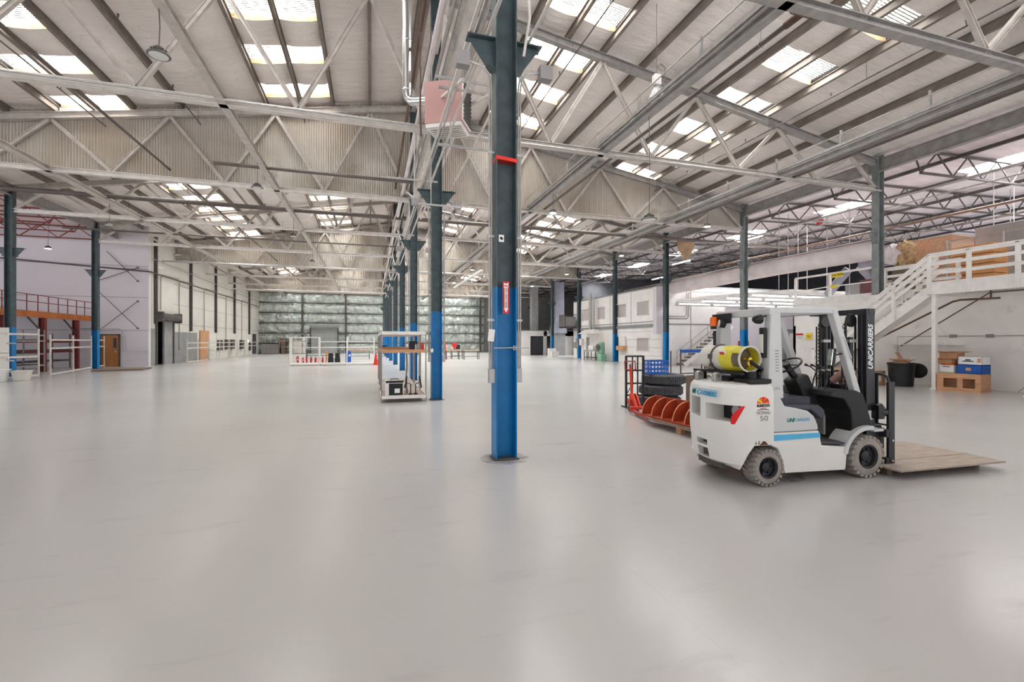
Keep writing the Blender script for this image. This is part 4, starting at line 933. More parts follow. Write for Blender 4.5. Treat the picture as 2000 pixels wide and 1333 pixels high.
for i, (x, z, y0, y1, r, m) in enumerate(((21.0, 7.7, 2, 45, .05, 'conduit'), (24.6, 7.3, 0, 28, .06, 'brown_pipe'), (23.0, 7.9, 2, 48, .03, 'conduit'), (28.5, 7.6, 0, 48, .06, 'dark_pipe'))):
    b = B(); b.cyl((x, y0, z), (x, y1, z), r, 8); tag(b.build('annex_pipe', MT[m]), '%s pipe running lengthwise under the annex roof, %s out from the columns' % ({'conduit': 'grey', 'brown_pipe': 'brown', 'dark_pipe': 'dark'}[m], ORD[[0, 2, 1, 3][i]]), 'pipe', 'pipes under the annex roof')

# ================================================================ LEFT BAY MEZZANINE AND RACKS
t = thing('red_mezzanine', (-17.3, 27, 0), math.pi/2, 'dark red steel mezzanine with an orange edge beam in the left bay', 'mezzanine')
b = B()
b.span(0, 9.75, -.1, .05, 2.98, 3.3); b.build('edge_beam', MT['beam_orange'], t)
b = B(); b.span(0, 9.75, .05, 4.3, 3.26, 3.32); b.build('deck', MT['red_steel'], t)
for i, x in enumerate((2.0, 5.0, 8.0)):
    b = B(); b.ibeam((x, 0.1, 0), (x, .1, 2.98), .2, .28, .02, up=(0, 1, 0)); b.build('column', MT['red_steel'], t)
    b = B(); b.bar((x-1.2, .1, 3.0), (x-.05, .1, 2.2), .06, .06); b.build('knee_brace', MT['dark_steel'], t)
b = B()
for z in (3.75, 4.13): b.tube([(0, -.05, z+.05), (9.7, -.05, z+.05)], .022, 6)
for j in range(12): b.tube([(.1+.85*j, -.05, 3.0), (.1+.85*j, -.05, 4.18)], .022, 6)
b.build('guard_rail', MT['red_steel'], t)
b = B()
for z in (3.8, 4.2): b.tube([(0, 4.2, z), (9.7, 4.2, z)], .02, 6)
b.build('back_rail', MT['dark_steel'], t)
t = thing('red_ladder_tower', (-18.3, 28.2, 0), 0, 'dark red steel post with looped handrails at the left edge', 'post')
b = B(); b.span(-.25, .3, -.25, .25, 0, 3.4); b.build('post', MT['red_steel'], t, bevel=.05)
b = B(); b.tube([(-.3, 0, 3.4), (-.3, 0, 4.3), (-.2, 0, 4.45), (0, 0, 4.45), (.1, 0, 4.3), (.1, 0, 3.4)], .035, 8); b.build('handrail', MT['red_steel'], t)

def rack(p0, p1, nb, levels, ph, dep, name, label, m, md=None, deck=(), pw=.05, bh=.08, group=None, back=True):
    """open frame rack from p0 to p1 (XY), depth dep to the left of the run"""
    d = Vector((p1[0]-p0[0], p1[1]-p0[1], 0)); L_ = d.length; rz = math.atan2(d.y, d.x)
    t = thing(name, (p0[0], p0[1], 0), rz, label, 'rack', group)
    ds = (0, dep) if back else (0,)
    for i in range(nb+1):
        for yy in ds:
            b = B(); x = L_*i/nb; b.span(x-pw/2, x+pw/2, yy-pw/2, yy+pw/2, 0, ph); b.build('upright', m, t)
    for z in levels:
        for yy in ds:
            b = B(); b.span(0, L_, yy-pw*.6, yy+pw*.1, z-bh/2, z+bh/2); b.build('beam', m, t)
        if back:
            b = B(); b.span(-.02, .02, 0, dep, z-bh/2, z+bh/2); b.span(L_-.02, L_+.02, 0, dep, z-bh/2, z+bh/2); b.build('end_rail', m, t)
    for z in deck: b = B(); b.span(.02, L_-.02, .02, dep-.02, z+bh/2, z+bh/2+.02); b.build('shelf_deck', md, t)
    return t
rk = MT['chord_paint']
rack((-14.5, 26.4), (-15.2, 22.0), 1, (.14, 1.0, 2.0), 2.25, .9, 'storage_rack', 'pale rack frame at the left edge around the white panel', rk, back=False)
rack((-14.55, 27.3), (-16.1, 33.9), 2, (.12, 1.35, 1.75), 2.0, .9, 'storage_rack', 'pale open rack frame running past the left columns towards the wooden door', rk, back=False, pw=.06)
rack((-16.2, 34.5), (-16.6, 36.4), 1, (.12, 1.35, 1.75), 2.0, .8, 'storage_rack', 'short pale rack frame beside the wooden door', rk, back=False)
t = rack((-18.3, 31.2), (-18.3, 36.2), 2, (.5, 1.15, 1.75), 2.15, .9, 'pallet_rack', 'low grey pallet rack with red beams under the red mezzanine, left one', MT['dark_steel'], group='pallet racks under the mezzanine')
t2 = rack((-16.95, 28.9), (-16.95, 31.3), 1, (.4, 1.0, 1.7, 2.0), 2.3, .9, 'pallet_rack', 'low grey rack with dark shelves nearer the camera at the left edge', MT['grey_paint'], MT['dark_steel'], deck=(.4, 1.0), group='pallet racks under the mezzanine')
for z, w_ in ((1.0, 'lower'), (1.6, 'upper')): b = B(); b.span(-18.24, -18.17, 31.2, 36.2, z, z+.12); b.build('load_beam', MT['red_steel'], t, off=None) if False else tag(b.build('rack_beam', MT['red_steel']), 'red beam along the grey pallet rack under the mezzanine, '+w_+' of two', 'beam', 'red rack beams')
# white panel with handles and bins at the left edge
t = thing('white_partition_panel', (-17.2, 24.9, 0), 0, 'tall off-white panel cut by the left edge of the view', 'panel')
b = B(); b.span(0, 2.5, 0, .06, .1, 1.18); b.build('lower_panel', MT['panel_wall'], t, bevel=.006); b = B(); b.span(0, 2.5, 0, .06, 1.2, 2.27); b.build('upper_panel', MT['panel_wall'], t, bevel=.006)
b = B(); b.cyl((2.45, -.02, 1.6), (2.75, -.02, 1.6), .03, 8); b.cyl((2.45, -.02, .9), (2.7, -.02, .85), .03, 8); b.build('latch', MT['galv'], t)
b = B(); b.span(.1, .2, 0, .06, 0, .1); b.span(2.3, 2.4, 0, .06, 0, .1); b.build('foot', MT['galv'], t)
for (x, y, s, lab, m) in ((-14.85, 24.5, 1, 'white plastic bin with a dark slot beside the panel at the left edge', 'white_box'), (-14.25, 24.9, .85, 'off-white plastic bin with a pale yellow rim in the left rack', 'panel_wall')):
    t = thing('plastic_bin', (x, y, 0), .1, lab, 'bin', 'bins at the left edge')
    b = B(); b.hexa([(-.24*s, -.2*s, 0), (.24*s, -.2*s, 0), (.24*s, .2*s, 0), (-.24*s, .2*s, 0), (-.32*s, -.26*s, .5*s), (.32*s, -.26*s, .5*s), (.32*s, .26*s, .5*s), (-.32*s, .26*s, .5*s)]); b.build('body', MT[m], t, bevel=.02)
    b = B(); b.span(-.35*s, .35*s, -.29*s, .29*s, .48*s, .52*s); b.build('rim', MT[m], t, bevel=.01)
    if s == 1: b = B(); b.span(-.1, .1, -.262, -.25, .36, .4); b.build('slot', MT['ink'], t)
# curb
b = B(); b.xy([(-14.7, 30.9), (-12.6, 31.7), (-12.9, 33.6), (-15.4, 33.4)], 0, .09); tag(b.build('floor_curb', MT['cart_brown']), 'low dark wooden curb on the floor round the foot of the left column', 'curb')
# along the left wall
for i, (y0, y1) in enumerate(((41.2, 46.0), (46.3, 52.0), (52.3, 58.0), (58.3, 64.0))):
    rack((-13.55, y0), (-13.55, y1), 2, (.1, 1.15, 1.55), 1.85 if i else 1.9, .6, 'storage_rack', 'pale open rack along the left wall, %s from the camera' % ORD[i], rk, back=False, group='racks along the left wall')
b = B(); b.span(-14.32, -14.25, 46.4, 48.7, 0, 2.62); tag(b.build('plywood_sheet', MT['wood_light']), 'tall light plywood sheet with a paper band leaning on the left wall', 'board')
for i, (y, z, w_) in enumerate(((51.2, 1.25, 1.1), (53.6, 1.3, .8), (55.6, 1.3, .9), (59.2, 1.25, 1.0), (63.3, 1.0, .6))):
    b = B(); b.span(-14.33, -14.1, y, y+w_, z-.45, z+.55); tag(b.build('wall_cabinet', MT['dark_steel']), 'dark electrical cabinet on the left wall, %s from the camera' % ORD[i], 'cabinet', 'cabinets on the left wall')
b = B(); b.span(-14.3, -14.2, 65.2, 66.6, 0, 2.6); struct('door_8', b, MT['dark_wall'])
t = thing('work_light', (-14.15, 61.8, 1.7), 0, 'bright lit work light on the left wall near the far door', 'light'); b = B(); b.box((0, 0, 0), (.16, .3, .2)); b.build('housing', MT['galv'], t); b = B(); b.box((.09, 0, 0), (.02, .26, .16)); b.build('lamp_face', MT['lamp_on'], t)

# ================================================================ FAR RACK ROW WITH EXTINGUISHERS
t = rack((-5.3, 34.5), (.2, 34.5), 3, (.12, 1.25), 1.97, .7, 'storage_rack', 'white three-bay open rack across the left aisle holding the fire extinguishers', MT['white_paint'], MT['panel_wall'], deck=(.1,), pw=.07, bh=.06)
b = B(); b.span(0, 1.83, -.04, .02, 1.92, 1.98); b.span(1.83, 5.5, -.04, .02, 1.62, 1.68); b.build('top_beam', MT['white_paint'], t)
def extinguisher():
    t = thing('fire_extinguisher', (0, 0, .16), 0, 'x', 'fire extinguisher', 'fire extinguishers on the white rack')
    b = B(); b.lathe([(0, 0), (.065, 0), (.07, .03), (.07, .34), (.05, .4), (.022, .42), (0, .42)], n=12); b.build('cylinder', MT['sign_red'], t)
    b = B(); b.cyl((0, 0, .42), (0, 0, .46), .02, 8); b.bar((-.02, 0, .46), (.09, 0, .5), .02, .015); b.build('valve', MT['black'], t)
    b = B(); b.tube([(0, 0, .44), (-.08, 0, .42), (-.1, 0, .3), (-.09, 0, .15)], .01, 6); b.build('hose', MT['black'], t)
    b = B(); b.box((0, -.071, .22), (.06, .004, .1)); b.build('tag_label', MT['sign_white'], t)
    return t
e0 = extinguisher(); e0.location = (-4.85, 34.75, .2); e0['label'] = 'red fire extinguisher on the white rack, first of seven from the left, the tallest'
words = ['second', 'third', 'fourth', 'fifth', 'sixth', 'seventh']
for i, x in enumerate((-4.5, -4.28, -4.0, -3.72, -3.5, -3.25)): 
    c = copy_tree(e0, loc=(x, 34.72+.04*(i % 2), .2), rz=i*.9, label='red fire extinguisher on the white rack, %s of seven from the left' % words[i]); c.scale = (.9, .9, .8+.05*(i % 3))
b = B(); b.tube([(-3.02, 34.7, .2), (-3.0, 34.7, 1.0)], .05, 8); b.tube([(-2.85, 34.75, .2), (-2.85, 34.75, .95)], .05, 8); tag(b.build('yellow_stand', MT['wood_orange']), 'yellow-brown stand between the extinguishers and the black speakers', 'stand')
for i, x in enumerate((-2.72, -2.28)):
    t = thing('black_crate', (x, 34.8, .2), 0, 'black box with two panels on the white rack, %s of two' % ('left' if i == 0 else 'right'), 'box', 'black boxes on the white rack'); b = B(); b.span(-.18, .18, -.15, .15, 0, .3); b.span(-.15, .15, -.14, .15, .3, .65); b.build('body', MT['black'], t, bevel=.01)
    b = B(); b.span(-.15, .15, -.16, -.15, .04, .26); b.span(-.12, .12, -.15, -.14, .34, .6); b.build('panel', MT['black_gloss'], t)
t = thing('blue_drum', (-1.55, 34.8, .2), 0, 'blue box with a white label in the middle bay of the white rack', 'box'); b = B(); b.span(-.18, .18, -.15, .15, 0, .78); b.build('body', MT['blue_plastic'], t, bevel=.03); b = B(); b.span(0.02, .14, -.156, -.15, .4, .55); b.build('paper_label', MT['sign_white'], t)
t = thing('traffic_cone', (.32, 34.1, 0), 0, 'orange-red traffic cone at the right end of the white rack', 'cone')
b = B(); b.lathe([(.17, .03), (.04, .85), (0, .86)], n=14); b.build('cone', MT['orange_red'], t); b = B(); b.span(-.22, .22, -.22, .22, 0, .04); b.build('base', MT['orange_red'], t); b = B(); b.lathe([(.125, .3), (.105, .42)], n=14); b.build('band', MT['sign_white'], t)
# tables and benches beyond
def table(x, y, w_, d, h, label, m='dark_steel', top='wood_light', group=None, rz=0):
    t = thing('work_table', (x, y, 0), rz, label, 'table', group)
    b = B(); b.span(-w_/2, w_/2, -d/2, d/2, h-.05, h); b.build('table_top', MT[top], t)
    for a in (-1, 1):
        for c in (-1, 1): b = B(); b.span(a*(w_/2-.06)-.03, a*(w_/2-.06)+.03, c*(d/2-.06)-.03, c*(d/2-.06)+.03, 0, h-.05); b.build('leg', MT[m], t)
    b = B(); b.span(-w_/2+.06, w_/2-.06, -.02, .02, .25, .3); b.build('stretcher', MT[m], t)
    return t
table(-1.1, 46, 2.0, .8, .85, 'low table beyond the white rack, left of the dark chair-like frame')
table(1.0, 45, 1.6, .8, .95, 'table with dark objects beyond the white rack near the cone', top='dark_steel')
t = thing('dark_bin', (1.0, 45, .95), 0, 'dark box standing on the table beyond the white rack', 'box'); b = B(); b.span(-.4, .4, -.3, .3, 0, .35); b.build('body', MT['black'], t)
table(-4.6, 49, 3.0, .8, .9, 'long grey bench in front of the roll-up door', top='grey_paint')
# machinery against the far wall, left of the roll-up door
for (x, w_, h, m, lab) in ((-12.6, 2.4, 1.3, 'grey_crate', 'pale grey machine cabinet at the left end of the far wall'), (-9.6, 1.6, 1.8, 'panel_wall', 'off-white cabinet against the far wall left of the roll-up door'), (-8.6, .6, 2.2, 'white_paint', 'tall white locker just left of the roll-up door'), (-11.3, .9, 2.1, 'cart_brown', 'brown stacked goods against the far wall')):
    t = thing('floor_cabinet', (x, YF-1.3, 0), 0, lab, 'cabinet', 'cabinets along the far wall'); b = B(); b.span(-w_/2, w_/2, -.4, .4, .05, h); b.build('cabinet_body', MT[m], t, bevel=.02); b = B(); b.span(-w_/2+.05, w_/2-.05, -.35, .35, 0, .05); b.build('plinth', MT['dark_steel'], t)
    b = B(); b.span(-w_/4-.02, -w_/4+.02, -.43, -.4, h*.4, h*.6); b.build('handle', MT['dark_steel'], t)
rack((-11.5, 66.5), (-8.3, 66.5), 2, (.9, 1.7, 2.6), 2.9, .9, 'storage_rack', 'grey rack in front of the far wall left of the roll-up door', MT['grey_crate'])
# right aisle far group
table(7.2, 42.5, 1.3, .7, .85, 'dark work table with red goods in the right aisle, left of three', group='tables in the right aisle')
table(8.9, 42.2, 1.5, .7, .85, 'bare work table in the right aisle, right of three', group='tables in the right aisle', top='plywood')
table(8.0, 44.5, 1.2, .7, .9, 'small table with a black box in the right aisle, middle of three', group='tables in the right aisle')
b = B(); b.span(7.9, 8.25, 44.3, 44.7, .9, 1.35); tag(b.build('black_box', MT['black']), 'black box on the middle table in the right aisle', 'box')
t = thing('orange_stepladder', (6.5, 43.2, 0), 0, 'orange-red stepladder frame in the right aisle', 'ladder'); b = B()
for s in (-1, 1): b.bar((s*.25, -.35, 0), (s*.15, 0, 1.6), .05, .05); b.bar((s*.25, .35, 0), (s*.15, 0, 1.6), .05, .05)
b.build('rail', MT['orange_red'], t); b = B()
for z in (.3, .65, 1.0, 1.3): b.span(-.24, .24, -.33+z*.2, -.2+z*.2, z, z+.03)
b.span(-.2, .2, -.15, .15, 1.58, 1.64); b.build('step', MT['orange_red'], t)
t = thing('red_fan', (7.4, 42.5, .86), 0, 'round red fan on the left table in the right aisle', 'fan'); b = B(); b.lathe([(0, -.05), (.22, -.05), (.25, 0), (.22, .05), (0, .05)], (0, 0, .45), (.3, -1, 0), 18); b.build('shroud', MT['sign_red'], t); b = B(); b.span(-.03, .03, -.03, .03, 0, .3); b.span(-.15, .15, -.12, .12, 0, .03); b.build('stand', MT['black'], t)
# brown rack bits at far right foot
for i, y in enumerate((46.2, 45.4)):
    b = B(); b.span(18.3, 19.1, y, y+.5, 0, .9-.3*i); tag(b.build('pallet_stack', MT['white_paint']), 'white crates behind the far right columns, '+('taller' if i == 0 else 'lower')+' of two', 'crate', 'white crates at the far right')
# ================================================================ FORKLIFT
def fix_normals(o):
    bm = bmesh.new(); bm.from_mesh(o.data); bmesh.ops.recalc_face_normals(bm, faces=bm.faces); bm.to_mesh(o.data); bm.free()
def bake_bool(o, cutters):
    for q in [o]+cutters: fix_normals(q)
    for c in cutters:
        m = o.modifiers.new('cut', 'BOOLEAN'); m.operation = 'DIFFERENCE'; m.object = c; m.solver = 'EXACT'
    bpy.context.view_layer.update()
    dg = bpy.context.evaluated_depsgraph_get()
    me = bpy.data.meshes.new_from_object(o.evaluated_get(dg), preserve_all_data_layers=True, depsgraph=dg); me.set_sharp_from_angle(angle=math.radians(30))
    o.modifiers.clear(); old = o.data; o.data = me
    for c in cutters: bpy.data.objects.remove(c)
    return o
FL = thing('forklift', (4.39, 4.25, 0), math.radians(-3), 'white and grey counterbalance forklift with a gas tank, parked facing right', 'forklift')
FLW = .985
def outline(ur, uf, r, inset=0, n=8, bulge=.03):
    p = [(uf, inset)]
    r_ = max(.03, r-inset); u0 = ur+inset; clip = uf
    for k in range(n+1):
        a = math.pi/2*k/n; p.append((u0+r_-r_*math.sin(a), inset+r_-r_*math.cos(a)))
    m = len(p)
    for k in range(1, 6): v = inset+r_+(FLW-2*inset-2*r_)*k/6; p.append((u0-bulge*math.sin(math.pi*k/6), v))
    for k in range(n+1):
        a = math.pi/2*k/n; p.append((u0+r_-r_*math.cos(a), FLW-inset-r_+r_*math.sin(a)))
    p.append((uf, FLW-inset)); return [(min(u, uf-1e-5*k) if 0 < k < len(p)-1 else u, v) for k, (u, v) in enumerate(p)]
def loft(b, loops, mi=0, sm=True):
    n = len(loops[0]); vs = [v for l in loops for v in l]
    fs = [(i*n+k, i*n+(k+1) % n, (i+1)*n+(k+1) % n, (i+1)*n+k) for i in range(len(loops)-1) for k in range(n)]
    fs += [tuple(range(n))[::-1], tuple(range((len(loops)-1)*n, len(loops)*n))]
    b.add(vs, fs, mi, sm)
def L3(o, z): return [(u, v, z) for u, v in o]
b = B()
loft(b, [L3(outline(-.45, .1, .30, .0), .49), L3(outline(-.47, .1, .30, 0), .62), L3(outline(-.47, .1, .30, 0), 1.08), L3(outline(-.46, .1, .28, .012), 1.15), L3(outline(-.44, .08, .27, .035), 1.19), L3(outline(-.40, .06, .25, .08), 1.205)])
cw = b.build('counterweight', [MT['fork_white'], MT['dark_steel']], FL)
cut = []
for (v0, v1, z0, z1) in ((.04, .43, .76, .95), (.53, .76, .76, 1.0)):
    b = B(); b.prism([(v0+.03, z0), (v1, z0), (v1, z1), (v0-.0, z1)] if v0 < .1 else [(v0, z0), (v1, z0+.02), (v1, z1), (v0, z1)], lambda v, z: (-.7, v, z), lambda v, z: (-.22, v, z))
    c = b.build('cutter', MT['black'], bevel=.0, loc=(0, 0, 0)); c.parent = FL; cut.append(c)
bake_bool(cw, cut)
bm_ = cw.modifiers.new('bevel', 'BEVEL'); bm_.width = .008; bm_.segments = 2; bm_.limit_method = 'ANGLE'; bm_.angle_limit = math.radians(50)
b = B(); b.span(-.235, -.225, .02, .85, .72, 1.02, 0); b.build('grille_back', MT['black'], FL); b = B(); b.lathe([(0, 0), (.06, 0), (.07, .05), (0, .06)], (-.27, .12, .88), (-1, 0, 0), 14); b.build('muffler', MT['galv'], FL)
# lower skirt, cut away behind the wheel
b = B()
loft(b, [L3(outline(-.38, -.30, .24, .08), .20), L3(outline(-.43, -.32, .28, .02), .26), L3(outline(-.445, -.25, .30, .0), .40), L3(outline(-.45, -.17, .30, .0), .49)])
sk = b.build('skirt', [MT['fork_white'], MT['dark_steel']], FL)
cut = []
b = B(); b.span(-.7, -.35, .43, .65, .27, .39); c = b.build('cutter', MT['black'], loc=(0, 0, 0)); c.parent = FL; cut.append(c)
b = B(); b.span(-.7, -.35, .43, .65, .42, .49); c = b.build('cutter', MT['black'], loc=(0, 0, 0)); c.parent = FL; cut.append(c)
bake_bool(sk, cut)
b = B(); b.span(-.348, -.34, .40, .70, .25, .5); b.build('grille_back', MT['cart_brown'], FL)
b = B(); b.span(-.36, .2, .3, .75, .16, .5); b.build('axle_block', MT['dark_steel'], FL)
for s in (.06, .14): b = B(); b.xz([(-.19+s*.5, .505), (-.17+s*.5, .505), (-.175+s*.5, .54+s*.1)], -.002, .002); b.build('rust_mark', MT['rust'], FL)
b = B(); b.xz([(-.10, .495), (.02, .495), (.0, .515), (-.02, .535), (-.05, .54), (-.07, .52)], -.002, .002); b.build('rust_mark', MT['rust'], FL)
# red rear reflector at the corner
b = B(); n = 10
pts = []
for k in range(n+1):
    t = k/n; z = .755+.185*t
    lo, hi = .15-.13*math.sin(t*math.pi*.55), .02-.19*t**.8*0
    pts.append((z, t))
ol = outline(-.474, .1, .302, 0, 24)
def surf(s):     # point on the rear-right corner arc, s 0 (side) .. 1 (rear)
    a = math.pi/2*s; r = .304; return (-.474+.302-r*math.sin(a), .302-r*math.cos(a))
vs = []; m = 8
for k in range(n+1):
    t = k/n; z = .735+.215*t; s0 = .50-.42*t*.55-.04; s1 = s0+.17*math.sin(math.pi*(.12+.80*t))**.7
    for j in range(m+1): u, v = surf(s0+(s1-s0)*j/m); vs.append((u, v, z))
b.add(vs, [(k*(m+1)+j, (k+1)*(m+1)+j, (k+1)*(m+1)+j+1, k*(m+1)+j+1) for k in range(n) for j in range(m)], 0, True)
b.build('rear_reflector', MT['red_lens'], FL)
# side body
b = B()
b.xz([(.27, .14), (1.17, .12), (1.2, .40), (.81, .44), (.765, .62), (.085, .62), (.085, .47), (.17, .44), (.235, .3)], .015, 1.035)
b.build('chassis', [MT['fork_white']], FL, bevel=.012)
b = B(); b.xz([(.12, .47), (.19, .45), (.27, .3), (.31, .14), (.36, .14), (.3, .46), (.2, .52)], .05, .12); b.build('wheel_arch_liner', MT['grey_crate'], FL)
b = B(); b.xz([(.085, .53), (.785, .54), (.77, .595), (.085, .6)], .009, .0145); b.build('blue_stripe', MT['blue_stripe'], FL)
b = B(); b.xz([(.085, .625), (.77, .625), (.755, .70), (.70, .80), (.62, .86), (.45, .90), (.28, .93), (.22, 1.03), (.085, 1.05)], .02, .30); b.build('hood', MT['fork_grey'], FL, bevel=.02)
b = B(); b.span(.085, .75, .28, 1.03, .62, .9); b.build('engine_cover', MT['black'], FL, bevel=.02)
b = B(); b.span(.24, .9, .25, .8, .9, 1.0); b.xz([(.24, .92), (.82, .92), (.90, .86), (.92, .78), (.86, .74), (.78, .80), (.70, .86), (.24, .88)], .06, .9); b.build('seat_cushion', MT['cushion'], FL, bevel=.03)
b = B(); b.box((.19, .52, 1.2), (.12, .5, .5), R=Matrix.Rotation(math.radians(-12), 3, 'Y')); b.build('backrest', MT['cushion'], FL, bevel=.04)
b = B(); b.span(.36, .5, .88, .98, 1.0, 1.16); b.build('armrest', MT['black'], FL, bevel=.02)
# cowl, floor, fender
b = B(); b.xz([(.98, 1.02), (1.02, 1.09), (1.4, 1.08), (1.5, 1.04), (1.58, .84), (1.66, .62), (1.42, .58), (1.27, .41), (1.2, .41), (1.33, .62), (1.31, .82), (1.2, .98)], .06, 1.0); b.build('front_cowl', MT['black'], FL, bevel=.015)
b = B(); b.span(.8, 1.35, .1, 1.0, .40, .455); b.build('floor_plate', MT['dark_steel'], FL)
b = B(); b.xz([(.8, .46), (1.22, .425), (1.24, .445), (.83, .485)], .03, .14); b.build('step_mat', MT['rubber'], FL)
b = B(); b.span(1.15, 1.18, .3, .4, .5, .75); b.box((1.12, .45, .62), (.02, .1, .16), R=Matrix.Rotation(.5, 3, 'Y')); b.build('pedal', MT['grey_paint'], FL)
b = B(); n = 12; o_ = []; i_ = []
for k in range(n+1):
    a = math.radians(172-92*k/n); o_.append((1.53+.40*math.cos(a), .27+.375*math.sin(a))); i_.append((1.53+.345*math.cos(a), .27+.325*math.sin(a)))
for k in range(n): b.xz([o_[k], o_[k+1], i_[k+1], i_[k]], 0.0, .26)
b.xz([(1.6, .595), (1.75, .6), (1.75, .57), (1.6, .57)], 0, .26)
b.build('front_fender', MT['fork_grey'], FL); b2 = B()
for k in range(n): b2.xz([o_[k], o_[k+1], i_[k+1], i_[k]], .79, 1.05)
b2.build('front_fender', MT['fork_grey'], FL)
# steering
b = B(); b.bar((1.12, .5, .82), (.9, .5, 1.24), .26, .22); b.build('steering_console', MT['black'], FL, bevel=.05)
b = B(); b.bar((.92, .5, 1.2), (.79, .5, 1.36), .06, .06); ax = Vector((-.5, 0, .86)).normalized(); c0 = Vector((.77, .5, 1.385)); _, a_, u_ = basis(ax, (0, 1, 0))
for k in range(3): t = k*2.094+.4; b.bar(c0, c0+a_*math.cos(t)*.17+u_*math.sin(t)*.17, .025, .012)
b.lathe([(0, -.02), (.045, -.02), (.045, .02), (0, .02)], c0, ax, 12); b.build('steering_column', MT['black'], FL)
b = B(); b.tube([c0+a_*math.cos(t*math.pi/16)*.18+u_*math.sin(t*math.pi/16)*.18 for t in range(32)], .014, 8, close=True); b.build('steering_wheel', MT['black_gloss'], FL)
for i in range(3):
    v = .42-.09*i; b = B(); b.tube([(1.1, v, 1.08), (1.12, v, 1.2), (1.17, v, 1.3), (1.08, v, 1.36), (1.0, v, 1.39)], .009, 6); b.lathe([(0, -.02), (.016, -.015), (.018, .01), (0, .03)], (1.0, v, 1.39), (-1, 0, .3), 8); b.build('lever', MT['black_gloss'], FL)
# wheels
def wheel(u, z, R, v0, v1, rr, name, sgn):
    w = abs(v1-v0); vm = (v0+v1)/2
    t = B(); P = [(rr, -w/2+.02), (rr+.02, -w/2), (R*.80, -w/2), (R*.9, -w/2+.02), (R*.925, -w/2+.045), (R*.925, w/2-.045), (R*.9, w/2-.02), (R*.8, w/2), (rr+.02, w/2), (rr, w/2-.02)]
    t.lathe(P, (0, 0, 0), (0, 1, 0), 48)
    nl = 22
    for k in range(nl):     # lugs, alternating sides, skewed
        for sd in (-1, 1):
            a = 2*math.pi*(k+(.5 if sd > 0 else 0))/nl; pts = []
            for (da, y) in ((-.085, sd*w*.5*.97), (.085, sd*w*.5*.97), (.085+.10, sd*w*.04), (-.085+.10, sd*w*.04)):
                for r in (R*.86 if abs(y) > w*.3 else R*.92, R*.98 if abs(y) > w*.3 else R): pts.append(((a+da), y, r))
            f = lambda q: (q[2]*math.cos(q[0]), q[1], q[2]*math.sin(q[0]))
            lo = [f(pts[i]) for i in (0, 2, 4, 6)]; hi = [f(pts[i]) for i in (1, 3, 5, 7)]
            t.hexa(lo+hi)
    o = t.build(name, MT['tire_grey'], FL); o.location = (u, vm, z)
    h = B(); yo = -w/2 if sgn < 0 else w/2; s = sgn
    h.lathe([(rr*1.04, s*.0), (rr*1.02, -s*.012), (rr*.93, -s*.015), (rr*.88, -s*.06), (rr*.5, -s*.075), (rr*.48, -s*.045), (rr*.3, -s*.035), (0, -s*.035)], (0, yo+s*.004, 0), (0, 1, 0), 28)
    for k in range(6): a = k*math.pi/3; h.cyl((rr*.68*math.cos(a), yo-s*.075, rr*.68*math.sin(a)), (rr*.68*math.cos(a), yo-s*.045, rr*.68*math.sin(a)), .012, 6)
    hb = h.build('rim', MT['mast_black'], o)
    return o
wheel(.03, .221, .221, 0, .18, .115, 'rear_wheel', -1); wheel(.03, .221, .221, .87, 1.05, .115, 'rear_wheel', 1)
wheel(1.50, .266, .266, -.01, .22, .135, 'front_wheel', -1); wheel(1.50, .266, .266, .83, 1.06, .135, 'front_wheel', 1)
b = B(); b.cyl((1.5, .1, .266), (1.5, .95, .266), .05, 10); b.span(1.25, 1.7, .28, .78, .2, .5); b.build('front_axle', MT['black'], FL)
# overhead guard
for s, nm in ((.10, 'r'), (.95, 'l')):
    b = B(); b.hexa([(.05, s-.07, 1.02), (.27, s-.07, 1.02), (.27, s+.07, 1.02), (.05, s+.07, 1.02), (.11, s-.05, 2.04), (.25, s-.05, 2.04), (.25, s+.05, 2.04), (.11, s+.05, 2.04)]); rp = b.build('rear_pillar', MT['fork_grey'], FL, bevel=.015)
    if nm == 'r':
        for k in range(11): b = B(); b.span(.155, .205, s-.064, s-.056, 1.24+k*.034, 1.25+k*.034); b.build('vent_slot', MT['grey_paint'], rp)
        b = B(); b.span(.035, .08, s-.02, s+.06, 1.50, 1.86); b.build('tail_lamp_frame', MT['black'], rp, bevel=.01); b = B(); b.span(.025, .038, s-.01, s+.05, 1.56, 1.78); b.build('tail_lamp', MT['lens_off'], rp)
        text('lpg_lettering', 'LPG', .045, MT['grey_paint'], frame((.17, s-.0675, 1.14), (1, 0, 0), (0, 0, 1)), rp, sx=1.2)
    b = B(); b.bar((1.06, s, 2.06), (1.62, s*.9+.05, .60), .09, .085, up=(1, 0, 0)); b.build('front_pillar', MT['fork_grey'], FL, bevel=.012)
    b = B(); b.bar((.1, s, 2.065), (1.09, s, 2.075), .08, .075); b.build('roof_side_bar', MT['fork_grey'], FL, bevel=.012)
b = B(); b.bar((.14, .05, 2.05), (.14, 1.0, 2.05), .09, .09); b.build('rear_cross_bar', MT['fork_grey'], FL, bevel=.012)
b = B(); b.bar((1.06, .05, 2.07), (1.06, 1.0, 2.07), .08, .07); b.build('front_cross_bar', MT['fork_grey'], FL, bevel=.012)
for k in range(6): v = .22+.12*k; b = B(); b.bar((.14, v, 2.06), (1.06, v, 2.07), .03, .05); b.build('roof_slat', MT['fork_grey'], FL)
b = B(); b.tube([(1.17, .04, 1.75), (1.14, .0, 1.72), (1.23, .0, 1.5), (1.28, .04, 1.48)], .01, 8); b.build('grab_handle', MT['fork_grey'], FL)
